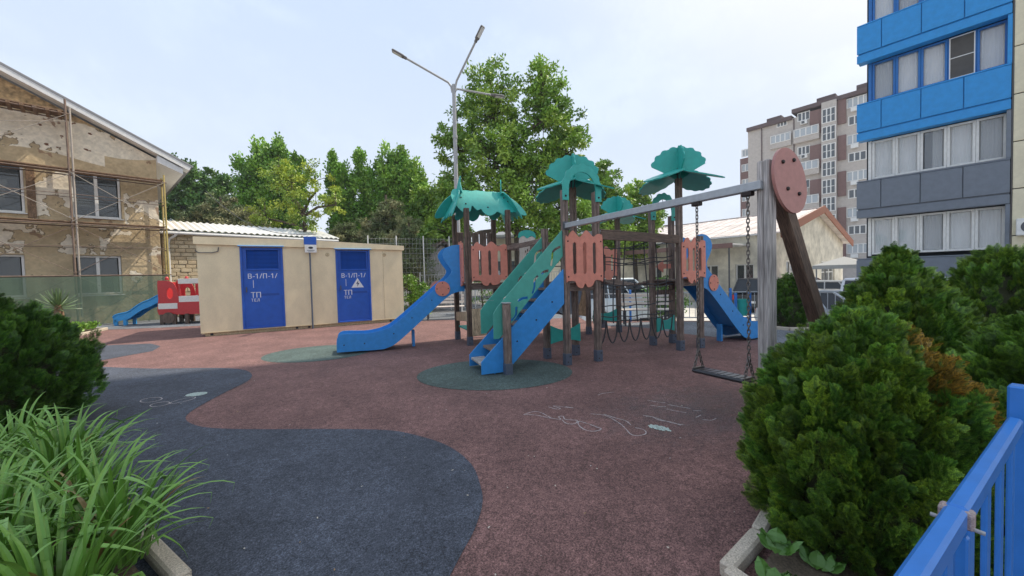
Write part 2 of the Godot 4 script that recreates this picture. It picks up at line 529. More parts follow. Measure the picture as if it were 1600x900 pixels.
func flat(poly: PackedVector2Array, y: float) -> MB:
	# poly in (x, z)
	var b := MB.new()
	var ix := Geometry2D.triangulate_polygon(poly)
	for i in range(0, ix.size(), 3):
		var p: Array = []
		for k in 3: p.append(Vector3(poly[ix[i + k]].x, y, poly[ix[i + k]].y))
		if (p[1] - p[0]).cross(p[2] - p[0]).y > 0: b.tri(p[0], p[1], p[2])
		else: b.tri(p[0], p[2], p[1])
	return b
func slab(poly: PackedVector2Array, y0: float, y1: float) -> MB:
	var b := MB.new()
	var q := PackedVector2Array()
	for p in poly: q.append(Vector2(p.x, -p.y))
	b.prism(q, y0, y1, Transform3D(Basis(Vector3.RIGHT, -PI / 2), Vector3.ZERO))
	return b
func stroke(b: MB, pts: PackedVector2Array, w: float, y: float, gap := 0.25) -> void:
	# a hand-drawn chalk line: short ragged dashes of uneven width
	for i in pts.size() - 1:
		var p := pts[i]
		var q := pts[i + 1]
		var m := maxi(1, int(p.distance_to(q) / 0.018))
		for k in m:
			if rng.randf() < gap: continue
			var a := p.lerp(q, float(k) / m)
			var e := p.lerp(q, (k + 1.0) / m)
			var d := (e - a).normalized().orthogonal() * w * rng.randf_range(0.25, 0.6)
			var j := Vector2(rng.randf_range(-1, 1), rng.randf_range(-1, 1)) * w * 0.2
			b.quad(Vector3(a.x - d.x + j.x, y, a.y - d.y + j.y), Vector3(a.x + d.x + j.x, y, a.y + d.y + j.y), Vector3(e.x + d.x, y, e.y + d.y), Vector3(e.x - d.x, y, e.y - d.y))

func make_ground() -> void:
	structure("ground", flat(pv([[-400, -400], [400, -400], [400, 200], [-400, 200]]), -0.62), M.lot)
	var plateau := pv([[2.4, -60], [2.4, -12.5], [5, -12.1], [8.3, -11.4], [9.9, -9.6], [11.5, -6], [12.6, 0], [12.6, 8], [-34, 8], [-60, -10], [-60, -60]])
	structure("playground_surface", slab(plateau, -0.61, 0.0), M.red)
	structure("asphalt_yard", flat(pv([[2.3, -60], [2.3, -17.5], [-3.3, -17.0], [-9, -19.0], [-14, -24], [-24, -12], [-60, -10], [-60, -60]]), 0.004), M.asphalt)
	# navy safety surface with its wavy edge
	var edge := [[-8.11, -7.41], [-6.71, -7.10], [-5.58, -7.03], [-4.93, -6.86], [-4.48, -6.50], [-4.21, -6.03], [-4.12, -5.45], [-4.03, -4.95], [-3.93, -4.59], [-3.80, -4.38], [-3.58, -4.21], [-3.27, -4.08], [-2.74, -4.01], [-2.04, -3.97], [-1.35, -3.90], [-0.99, -3.75], [-0.63, -3.49], [-0.38, -3.14], [-0.27, -2.79], [-0.24, -2.56], [-0.27, -2.30], [-0.32, -2.11], [-0.36, -1.95], [-0.5, -1.4], [-0.75, -0.6]]
	var navy := smooth(edge, 6, false)
	for q in [[-0.9, 0.5], [-1.0, 4], [-12, 4], [-13, -8], [-11.21, -9.67], [-10.82, -10.06], [-9.66, -10.18], [-8.95, -9.7], [-8.79, -9.45], [-8.5, -9.0], [-8.6, -8.5], [-8.66, -8.04], [-8.5, -7.65]]:
		navy.append(Vector2(q[0], q[1]))
	structure("navy_surface", flat(navy, 0.004), M.navy)
	structure("green_surface", flat(oval(-4.2, -8.25, 1.1, 0.95, 40), 0.004), M.green_r)
	structure("green_surface", flat(oval(-0.31, -6.15, 1.24, 0.97, 48), 0.004), M.green_r)
	var gr := smooth([[2.55, -11.9], [2.8, -11.3], [3.19, -11.12], [3.75, -10.60], [4.22, -9.57], [4.73, -8.88], [5.34, -8.43], [5.7, -7.69], [6.4, -6.9], [8.2, -6.2]], 5, false)
	for q in [[10.6, -6.5], [9.5, -9.3], [8.05, -11.1], [5, -11.9]]: gr.append(Vector2(q[0], q[1]))
	structure("grey_surface", flat(gr, 0.004), M.grey_r)
	var gb := smooth([[-4.4, -14.6], [-4.14, -13.2], [-3.31, -13.9], [-2.41, -14.1], [-1.18, -13.5], [0.64, -13.2], [1.58, -13.6], [2.3, -13.4]], 5, false)
	for q in [[2.3, -17.4], [-4.2, -17.0]]: gb.append(Vector2(q[0], q[1]))
	structure("grey_surface", flat(gb, 0.004), M.grey_r)
	structure("grey_surface", flat(pv([[-14.54, -13.78], [-13.10, -13.9], [-11.66, -14.26], [-10.4, -14.6], [-9.6, -18.5], [-14, -23.5], [-20.5, -14.2], [-18.5, -13.9]]), 0.004), M.grey_r)
	# planting beds with kerbs
	bed("planting_bed", pv([[1.03, -1.87], [1.36, -2.13], [2.6, -3.35], [4.4, -4.4], [6.5, -4.4], [6.5, -1.2], [1.6, -0.75]]))
	bed("planting_bed", pv([[-1.7, -1.9], [-1.2, -0.9], [-1.2, 0.5], [-8, 0.5], [-8, -4.6], [-5.8, -4.9], [-4.3, -3.45], [-2.45, -2.38]]))
	bed("planting_bed", pv([[-14.55, -13.72], [-13.8, -12.2], [-13.9, -11.0], [-16.5, -9.6], [-18.6, -11.2], [-16.9, -13.6]]))
	bed("planting_bed", pv([[6.55, -10.1], [6.9, -9.55], [7.8, -9.45], [8.3, -10.0], [7.9, -10.7], [7.0, -10.75]]))
	# chalk drawings on the rubber
	var y := 0.007
	var C := [
		["chalk figure of a bird-like wing with loops drawn on the red rubber", M.chalk, [[[0.09, -4.22], [0.19, -4.30], [0.26, -4.30], [0.32, -4.22], [0.38, -4.10], [0.34, -4.12], [0.22, -4.20], [0.09, -4.22]], [[0.38, -4.10], [0.48, -4.05], [0.47, -4.13], [0.52, -4.14], [0.53, -4.05], [0.63, -4.02], [0.65, -4.00], [0.62, -3.93], [0.55, -3.92], [0.51, -3.98], [0.50, -4.04]], [[0.67, -3.99], [0.75, -3.91], [0.81, -3.83], [0.85, -3.77], [0.77, -3.72], [0.69, -3.76], [0.65, -3.86], [0.65, -3.95], [0.67, -3.99]]]],
		["small chalk zigzag above the winged chalk figure", M.chalk, [[[0.39, -4.45], [0.48, -4.37], [0.52, -4.39], [0.45, -4.48], [0.67, -4.39], [0.59, -4.44]]]],
		["chalk outline of a boot between winged figure and chalk words", M.chalk, [[[0.83, -4.19], [0.97, -4.14], [1.05, -3.97], [1.08, -3.85], [1.09, -3.75], [1.10, -3.63], [1.15, -3.59], [1.23, -3.62], [1.26, -3.67], [1.25, -3.74], [1.19, -3.78]], [[0.97, -4.17], [1.06, -4.06], [1.15, -3.97], [1.17, -3.85]]]],
		["thin chalk tick mark farthest from the camera on red rubber", M.chalk, [[[1.06, -4.84], [1.13, -4.90], [1.29, -4.95]]]],
		["smeared chalk scribble lines in front of the swing seat", M.chalk, [[[1.38, -4.11], [1.48, -4.04], [1.52, -3.97], [1.62, -3.86], [1.70, -3.82]], [[1.40, -4.08], [1.46, -4.06], [1.50, -3.96], [1.60, -3.90], [1.66, -3.81]], [[1.60, -4.60], [1.68, -4.53], [1.77, -4.49]], [[1.57, -4.42], [1.67, -4.36], [1.73, -4.36]], [[1.71, -4.28], [1.78, -4.21], [1.87, -4.15]], [[1.78, -4.43], [1.88, -4.34], [1.97, -4.28]], [[1.97, -4.21], [2.05, -4.19]], [[1.91, -4.01], [1.99, -4.07]], [[1.95, -3.95], [2.02, -3.92], [2.10, -3.97]]]],
	]
	for c in C:
		var ct := thing("chalk_drawing", c[0], "chalk drawing", Vector3.ZERO, 0.0, "chalk drawings on the playground")
		for l in c[2]:
			var b := MB.new()
			stroke(b, smooth(l, 4, false), 0.011, y, 0.0)
			build("chalk_line", b, c[1], ct)
	var bb := MB.new()
	for k in 26:
		var x := 1.34 + 0.17 * k / 26.0
		var hw2 := 0.055 * sqrt(maxf(0.02, 1.0 - pow(k / 13.0 - 1.0, 2))) + rng.randf_range(0, 0.015)
		var zc := -3.81 + 0.55 * (x - 1.34) + 0.012 * sin(k * 0.9)
		stroke(bb, PackedVector2Array([Vector2(x, zc - hw2), Vector2(x + rng.randf_range(-0.01, 0.02), zc + hw2)]), 0.014, y, 0.1)
	tag(build("chalk_drawing", bb, M.chalk_g, self), "filled pale green chalk blob below the chalk scribble", "chalk drawing", "chalk drawings on the playground")
	var rings := [[-4.91, -5.14, 0.14, 0.1, "chalk ring on navy rubber nearest the left shrub"], [-4.61, -4.94, 0.11, 0.09, "chalk ring on navy rubber closest to the camera"], [-4.43, -5.08, 0.08, 0.14, "narrow chalk ring beside the filled chalk oval"]]
	for r in rings:
		var b := MB.new()
		var o := oval(r[0], r[1], r[2], r[3], 24, 0.4)
		o.append(o[0])
		stroke(b, o, 0.013, y, 0.0)
		tag(build("chalk_ring", b, M.chalk, self), r[4], "chalk drawing", "chalk rings on navy rubber")
	var fo := MB.new()
	for k in 30:
		var zz := -5.45 + 0.2 * k / 30.0
		var hw := 0.13 * sqrt(maxf(0.0, 1.0 - pow((zz + 5.35) / 0.1, 2)))
		stroke(fo, PackedVector2Array([Vector2(-4.47 - hw, zz), Vector2(-4.47 + hw, zz)]), 0.013, y, 0.1)
	tag(build("chalk_oval", fo, M.chalk_g, self), "filled pale blue-green chalk oval on navy rubber", "chalk drawing")
	# surface scuffed to grey granules under the swing
	var wear := MB.new()
	var c0 := Vector3(2.05, 0.006, -4.3)
	var ex := Vector3(0.93, 0, -0.38) * 1.5
	var ez := Vector3(0.38, 0, 0.93) * 1.0
	wear.quad(c0 - ex + ez, c0 + ex + ez, c0 + ex - ez, c0 - ex - ez)
	wear.t = PackedVector2Array([Vector2(0, 1), Vector2(1, 0), Vector2(1, 1), Vector2(0, 1), Vector2(0, 0), Vector2(1, 0)])
	var wo := structure("scuffed_surface", wear, wear_material())
	# small bits of litter: petals and wood chips
	var lb := MB.new()
	lb.use_col = true
	for k in 260:
		var z := -1.2 - 11.0 * pow(rng.randf(), 1.5)
		var x := rng.randf_range(-0.75, 0.62) * (absf(z) + 1.5)
		var s := rng.randf_range(0.003, 0.009)
		var an := rng.randf() * TAU
		var d := Vector3(cos(an), 0.15, sin(an)) * s
		var e := Vector3(-sin(an), 0.1, cos(an)) * s * rng.randf_range(0.3, 0.8)
		var p := Vector3(x, 0.012, z)
		var w := rng.randf()
		lb.col = Color(0.55, 0.5, 0.42) if w < 0.5 else (Color(0.3, 0.2, 0.1) if w < 0.8 else Color(0.6, 0.6, 0.58))
		lb.quad(p - d - e, p + d - e, p + d + e, p - d + e)
	var lm := leafmat(0.9, 0.1)
	var lo := build("fallen_petals", lb, lm, self)
	tag(lo, "tiny pale petals and chips scattered over the rubber surface", "litter")
	lo.set_meta("kind", "stuff")

func wear_material() -> StandardMaterial3D:
	# grey granules where the red coat has been scraped off: separate specks, thinning out towards the rim
	var f := FastNoiseLite.new()
	f.seed = 61
	f.frequency = 0.02
	var N := 512
	var out := PackedByteArray()
	out.resize(N * N * 4)
	var r := RandomNumberGenerator.new()
	r.seed = 9
	for y in N:
		for x in N:
			var u := Vector2(x - N / 2.0, y - N / 2.0) / (N / 2.0)
			var dens := clampf(1.0 - u.length() + 0.5 * f.get_noise_2d(x, y), 0.0, 1.0) * 0.75
			var i := (y * N + x) * 4
			var g := r.randi_range(88, 150)
			out[i] = g; out[i + 1] = int(g * 0.93); out[i + 2] = int(g * 0.93)
			out[i + 3] = 150 if r.randf() < dens else 0
	var m := mat(Color(1, 1, 1), 0.95)
	m.albedo_texture = ImageTexture.create_from_image(Image.create_from_data(N, N, false, Image.FORMAT_RGBA8, out))
	m.transparency = BaseMaterial3D.TRANSPARENCY_ALPHA
	return m
func bed(nm: String, poly: PackedVector2Array) -> void:
	var inner: Array = Geometry2D.offset_polygon(poly, -0.1)
	var o := structure(nm, slab(inner[0], 0.004, 0.05), M.soil)
	var w := 0.075
	for i in poly.size():
		var a := poly[i]
		var b := poly[(i + 1) % poly.size()]
		var m := maxi(1, int(a.distance_to(b) / 1.0))
		for k in m:
			var p := a.lerp(b, float(k) / m)
			var q := a.lerp(b, float(k + 1) / m)
			var d := (q - p)
			var ang := -atan2(d.y, d.x)
			bx("kerb_stone", Vector3((p.x + q.x) / 2, 0.04, (p.y + q.y) / 2), Vector3(d.length() - 0.012, 0.09 + rng.randf_range(-0.006, 0.006), w), M.kerb, o, 0.012, Basis(Vector3.UP, ang))

func plaster_texture() -> ImageTexture:
	# old plaster: tan render, flaked pale limewash above, chips down to red brick. Covers x -9..1 and y 0..12
	var W := 900
	var H := 1080
	var n1 := FastNoiseLite.new(); n1.seed = 31; n1.frequency = 0.55; n1.fractal_octaves = 4
	var n2 := FastNoiseLite.new(); n2.seed = 32; n2.frequency = 3.0; n2.fractal_octaves = 3
	var n3 := FastNoiseLite.new(); n3.seed = 33; n3.noise_type = FastNoiseLite.TYPE_CELLULAR; n3.frequency = 1.7
	var n4 := FastNoiseLite.new(); n4.seed = 34; n4.noise_type = FastNoiseLite.TYPE_VALUE; n4.frequency = 14.0; n4.fractal_octaves = 2
	var out := PackedByteArray()
	out.resize(W * H * 3)
	var i := 0
	for py in H:
		var y := 12.0 - 12.0 * py / H
		for pxx in W:
			var x := -9.0 + 10.0 * pxx / W
			var a := n1.get_noise_2d(x, y)
			var b := n2.get_noise_2d(x, y)
			var d := n4.get_noise_2d(x, y)
			var r := 0.75 + 0.09 * a + 0.05 * b + 0.05 * d
			var col := Vector3(r, r * 0.895, r * 0.72)
			# pale limewash, kept on the upper band, between the windows and in the lower band
			var keep := -0.25
			var lim := 6.75 + 0.18 * sin(x * 1.3) + (0.45 if x > -1.6 else 0.0)
			if y > lim: keep = 0.55 if y < 8.25 + 0.3 * a else -0.3
			elif y > 4.2 and y < 5.9 and x > -1.1: keep = 0.22
			elif y > 4.2 and y < 6.2 and x < -2.6 and x > -3.6: keep = 0.2
			elif y > 2.9 and y < 4.0: keep = 0.24 if x > -1.9 else 0.12
			if keep + 0.75 * a + 0.25 * b > 0.22:
				var w := 0.88 + 0.05 * b + 0.07 * d
				col = Vector3(w, w * 0.955, w * 0.87)
				var c := n3.get_noise_2d(x * 1.0, y * 1.7)
				if c < -0.80 and y > 6.0: col = Vector3(0.42, 0.28, 0.2)
			elif keep + 0.75 * a + 0.25 * b > 0.17: col *= 0.72
			if y > 8.3 + 0.3 * a and x < -0.5:
				col = Vector3(0.64, 0.54, 0.40) * (1.0 + 0.25 * d + 0.25 * b)
			if n1.get_noise_2d(x * 1.7 + 40, y * 1.2) > 0.52: col = col.lerp(Vector3(0.50, 0.38, 0.30), 0.6)
			out[i] = int(clampf(col.x, 0, 1) * 255); out[i + 1] = int(clampf(col.y, 0, 1) * 255); out[i + 2] = int(clampf(col.z, 0, 1) * 255)
			i += 3
	return ImageTexture.create_from_image(Image.create_from_data(W, H, false, Image.FORMAT_RGB8, out))

func window(parent: Node3D, ctr: Vector3, w: float, h: float, cols: int, fm: Material, gm: Material, opts := {}) -> MeshInstance3D:
	# frame mesh with one pane child for each light; the frame stands in an opening, facing +z
	var b := MB.new()
	var fr: float = opts.get("frame", 0.06)
	var dp: float = opts.get("depth", 0.08)
	var rows: int = opts.get("rows", 1)
	b.cbox(Vector3(0, h / 2 - fr / 2, 0), Vector3(w, fr, dp), 0.008)
	b.cbox(Vector3(0, -h / 2 + fr / 2, 0), Vector3(w, fr, dp), 0.008)
	for s in [-1, 1]: b.cbox(Vector3(s * (w / 2 - fr / 2), 0, 0), Vector3(fr, h - 2 * fr, dp - 0.004), 0.008)
	var cw := (w - 2 * fr) / cols
	for k in range(1, cols): b.cbox(Vector3(-w / 2 + fr + cw * k, 0, 0), Vector3(fr * 1.4, h - 2 * fr, dp - 0.008), 0.008)
	var rh := (h - 2 * fr) / rows
	for k in range(1, rows):
		for j in cols: b.cbox(Vector3(-w / 2 + fr + cw * (j + 0.5), -h / 2 + fr + rh * k, 0), Vector3(cw - fr * 1.4, fr * 0.8, dp - 0.012), 0.006)
	var o := build("window", b, fm, parent, Transform3D(Basis.IDENTITY, ctr))
	for k in cols:
		for j in rows:
			bx("pane", Vector3(-w / 2 + fr + cw * (k + 0.5), -h / 2 + fr + rh * (j + 0.5), -0.012), Vector3(cw - fr * 0.9, rh - fr * 0.5, 0.012), gm, o, 0.001)
	return o

func make_left_building() -> void:
	var t := thing("weathered_house", "two-storey house with flaking tan plaster and white gable edge behind scaffolding", "house", Vector3(-15.9, 0, -17.5), 48.2)
	var holes := [rect(-2.62, 4.42, -1.18, 6.25), rect(-2.66, 1.22, -1.28, 2.85), rect(-5.6, 4.42, -3.76, 6.25), rect(-5.6, 1.22, -3.86, 2.85)]
	var b := MB.new()
	b.prism(pv([[-9, 0], [0, 0], [0, 7.25], [-9, 11.85]]), -0.4, 0.0, Transform3D.IDENTITY, holes)
	for p in b.v: b.t.append(Vector2((p.x + 9.0) / 10.0, 1.0 - p.y / 12.0))
	var m := mat(Color(1, 1, 1), 0.92)
	m.albedo_texture = plaster_texture()
	m.normal_enabled = true
	m.normal_texture = M.rough_t[1]
	m.normal_scale = 0.5
	build("wall", b, m, t)
	# rest of the house: side wall, floor slabs seen through the windows, back wall
	bx("side_wall", Vector3(-0.2, 3.6, -5.4), Vector3(0.4, 7.2, 10.0), M.stone_b, t, 0.01)
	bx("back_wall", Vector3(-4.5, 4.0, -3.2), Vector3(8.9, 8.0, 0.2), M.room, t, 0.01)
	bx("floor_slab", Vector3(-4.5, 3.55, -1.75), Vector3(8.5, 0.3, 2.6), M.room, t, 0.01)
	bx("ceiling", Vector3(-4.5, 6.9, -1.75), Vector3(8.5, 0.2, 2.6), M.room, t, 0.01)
	for r in [[-1.9, 5.335, 1.44, 1.83], [-1.97, 2.035, 1.38, 1.63], [-4.68, 5.335, 1.84, 1.83], [-4.73, 2.035, 1.74, 1.63]]:
		var w := window(t, Vector3(r[0], r[1], -0.16), r[2] - 0.02, r[3] - 0.02, 2, M.white, M.glass, {"frame": 0.075, "depth": 0.09})
		bx("sill", Vector3(0, -r[3] / 2 - 0.03, 0.14), Vector3(r[2] + 0.1, 0.04, 0.28), M.fascia, w, 0.008)
	bx("door_post", Vector3(-3.6, 5.2, 0.03), Vector3(0.22, 1.9, 0.05), M.plank, t, 0.01)
	# gable edge: fascia, soffit and roof covering, sloping down to the right
	var sl := atan2(11.85 - 7.25, 9.0)
	var bs := Basis(Vector3(0, 0, 1), -sl)
	var mid := Vector3(-4.05, 7.25 + 0.511 * 4.05, 0)
	var up := bs * Vector3.UP
	bx("soffit", mid + up * 0.12 + Vector3(0, 0, 0.18), Vector3(11.4, 0.03, 0.62), M.white, t, 0.004, bs)
	bx("fascia", mid + up * 0.19 + Vector3(0, 0, 0.5), Vector3(11.4, 0.2, 0.04), M.fascia, t, 0.006, bs)
	bx("roof_edge", mid + up * 0.33 + Vector3(0, 0, 0.46), Vector3(11.5, 0.09, 0.16), M.roof_grey, t, 0.01, bs)
	bx("roof", mid + up * 0.3 + Vector3(0, 0, -5.2), Vector3(11.5, 0.08, 11.2), M.roof_grey, t, 0.01, bs)
	var e := MB.new()
	e.prism(pv([[0.0, 7.0], [0.86, 6.62], [0.86, 6.86], [0.0, 7.3]]), -9.0, 0.45)
	build("eave_box", e, M.fascia, t)

func make_scaffolding() -> void:
	var t := thing("scaffolding", "rusty tube scaffolding with plank platforms and green netting on the house", "scaffolding", Vector3(-15.9, 0, -17.5), 48.2)
	for x in [-8.0, -5.3, -2.6, 0.12]:
		var top := 6.35 if x > 0 else 8.75
		for z in [0.22, 0.98]:
			var mt: Material = M.scaf_y if x > 0 else M.rust
			rod("upright", Vector3(x, 0.05, z), Vector3(x, top, z), 0.033, mt, t)
			bx("base_plate", Vector3(x, 0.025, z), Vector3(0.16, 0.05, 0.16), M.rust, t)
		if x == -2.6: rod("upright", Vector3(x + 0.11, 0.4, 0.98), Vector3(x + 0.11, top - 0.3, 0.98), 0.03, M.scaf_w, t)
		for y in [1.0, 2.0, 3.1, 4.0, 5.1, 6.0, 7.1, 8.2]:
			if y < top: rod("transom", Vector3(x, y, 0.2), Vector3(x, y, 1.0), 0.024, M.rust, t)
	for y in [2.0, 3.15, 4.0, 5.15, 6.02, 8.2]:
		var x1 := 0.2 if y < 6.5 else -2.5
		rod("ledger", Vector3(-8.0, y, 0.99), Vector3(x1, y, 0.99), 0.012 if y in [3.15, 5.15] else 0.024, M.rust, t)
		rod("ledger", Vector3(-8.0, y, 0.21), Vector3(x1, y, 0.21), 0.012 if y in [3.15, 5.15] else 0.024, M.rust, t)
	for y in [4.06, 6.08, 8.26]:
		var x1 := 0.2 if y < 6.5 else -2.45
		var x := -8.0
		var k := 0
		while x < x1 - 0.3:
			var x2 := minf(x + 2.7, x1)
			for j in 4:
				bx("plank", Vector3((x + x2) / 2, y + 0.03 + rng.randf_range(0, 0.012), 0.28 + 0.2 * j), Vector3(0.045, x2 - x - 0.02, 0.185), M.plank, t, 0.006, Basis(Vector3(0, -1, 0), Vector3(1, 0, 0), Vector3(0, 0, 1)))
			# edge boards under the platform, seen as a row of short dark pieces
			for j in (int((x2 - x) / 0.3) if y > 8 else 0):
				bx("joist", Vector3(x + 0.15 + 0.3 * j, y - 0.05, 0.6), Vector3(0.1, 0.07, 0.92), M.plank if j % 3 else M.rust, t, 0.006)
			x = x2
			k += 1
	# cross braces
	for br in [[-2.6, 4.1, 0.12, 6.0], [0.12, 4.15, -2.6, 6.0], [-5.3, 6.1, -2.6, 8.15], [-2.6, 7.9, -5.3, 7.2], [-5.3, 5.9, -2.6, 4.2], [-5.3, 4.2, -2.6, 5.9], [-2.6, 2.1, 0.12, 4.0], [0.12, 2.1, -2.6, 4.0], [-5.3, 3.9, -2.6, 2.1], [-5.3, 2.1, -2.6, 3.9], [-2.6, 0.2, 0.12, 2.0], [0.12, 0.2, -2.6, 2.0], [-5.3, 0.2, -2.6, 2.0], [-2.6, 0.2, -5.3, 2.0]]:
		rod("brace", Vector3(br[0], br[1], 1.03), Vector3(br[2], br[3], 1.03), 0.011, M.scaf_w if br[1] > 4 else M.rust, t, 6)
	# netting along the foot, slightly slack
	var nb := MB.new()
	var nx := 48
	for i in nx:
		for j in 6:
			var q: Array = []
			for k in [[0, 0], [1, 0], [1, 1], [0, 1]]:
				var x: float = -8.0 + 8.1 * (i + k[0]) / nx
				var y: float = 0.06 + 1.9 * (j + k[1]) / 6.0
				q.append(Vector3(x, y, 1.07 + 0.03 * sin(x * 2.3) * sin(y * 1.5) + 0.012 * sin(x * 9.0 + y * 2.0)))
			nb.quad(q[0], q[1], q[2], q[3])
	build("netting", nb, M.net, t)

func make_annex() -> void:
	var t := thing("stone_annex", "low annex of pale cut stone with white corrugated roof beside the house", "annex", Vector3(-15.9, 0, -17.5), 48.2)
	bx("wall", Vector3(4.1, 2.0, -1.62), Vector3(8.0, 4.0, 2.0), M.mortar, t, 0.01)
	# stone courses that show between the scaffolding and the transformer kiosk
	var y := 0.05
	var row := 0
	while y < 3.9:
		var h := 0.19
		var x := 0.12 - (0.2 if row % 2 else 0.0)
		while x < 4.0:
			var w := rng.randf_range(0.34, 0.46)
			var x0 := maxf(x, 0.12)
			if x + w - x0 > 0.08:
				bx("stone", Vector3((x0 + x + w) / 2, y + h / 2, -0.62 + rng.randf_range(0.0, 0.03)), Vector3(x + w - x0 - 0.025, h - 0.022, 0.08), M.stone if rng.randf() < 0.6 else M.stone_b, t, 0.014)
			x += w
		y += h
		row += 1
	# corrugated roof sheets, rising to the back
	var rb := MB.new()
	var N := 150
	for i in N:
		var q: Array = []
		for k in 2:
			var u := float(i + k)
			var x := -0.05 + 8.3 * u / N
			var d := 0.035 * sin(u * TAU / 5.0)
			q.append(Vector3(x, 4.16 + d, -0.25)); q.append(Vector3(x, 4.86 + d, -2.9))
		rb.quad(q[0], q[2], q[3], q[1])
		rb.quad(q[0] + Vector3(0, -0.03, 0), q[2] + Vector3(0, -0.03, 0), q[2], q[0])
	build("roof", rb, M.white, t)
	bx("fascia", Vector3(4.1, 4.03, -0.36), Vector3(8.2, 0.13, 0.03), M.fascia, t, 0.006)
	var gb := MB.new()
	gb.tube([Vector3(-0.05, 3.98, -0.28), Vector3(8.2, 3.98, -0.28)], 0.065, 10)
	build("gutter", gb, M.fascia, t)
	var pb := MB.new()
	pb.tube([Vector3(0.62, 3.96, -0.28), Vector3(0.55, 3.85, -0.32), Vector3(0.36, 3.7, -0.48), Vector3(0.32, 3.5, -0.5), Vector3(0.32, 0.3, -0.5)], 0.055, 10)
	build("downpipe", pb, M.fascia, t)
	for yy in [0.8, 2.0, 3.2]: bx("pipe_clip", Vector3(0.32, yy, -0.53), Vector3(0.15, 0.035, 0.13), M.galv, t)

func lettering(nm: String, s: String, h: float, at: Vector3, m: Material, parent: Node3D, mono := false) -> void:
	var tm := TextMesh.new()
	tm.text = s
	var f := SystemFont.new()
	f.font_names = PackedStringArray(["Droid Sans Mono" if mono else "Droid Sans"])
	tm.font = f
	tm.font_size = 64
	tm.pixel_size = h / 46.0
	tm.depth = 0.002
	tm.horizontal_alignment = HORIZONTAL_ALIGNMENT_LEFT
	tm.vertical_alignment = VERTICAL_ALIGNMENT_CENTER
	put(nm, tm, m, parent, Transform3D(Basis.IDENTITY, at))

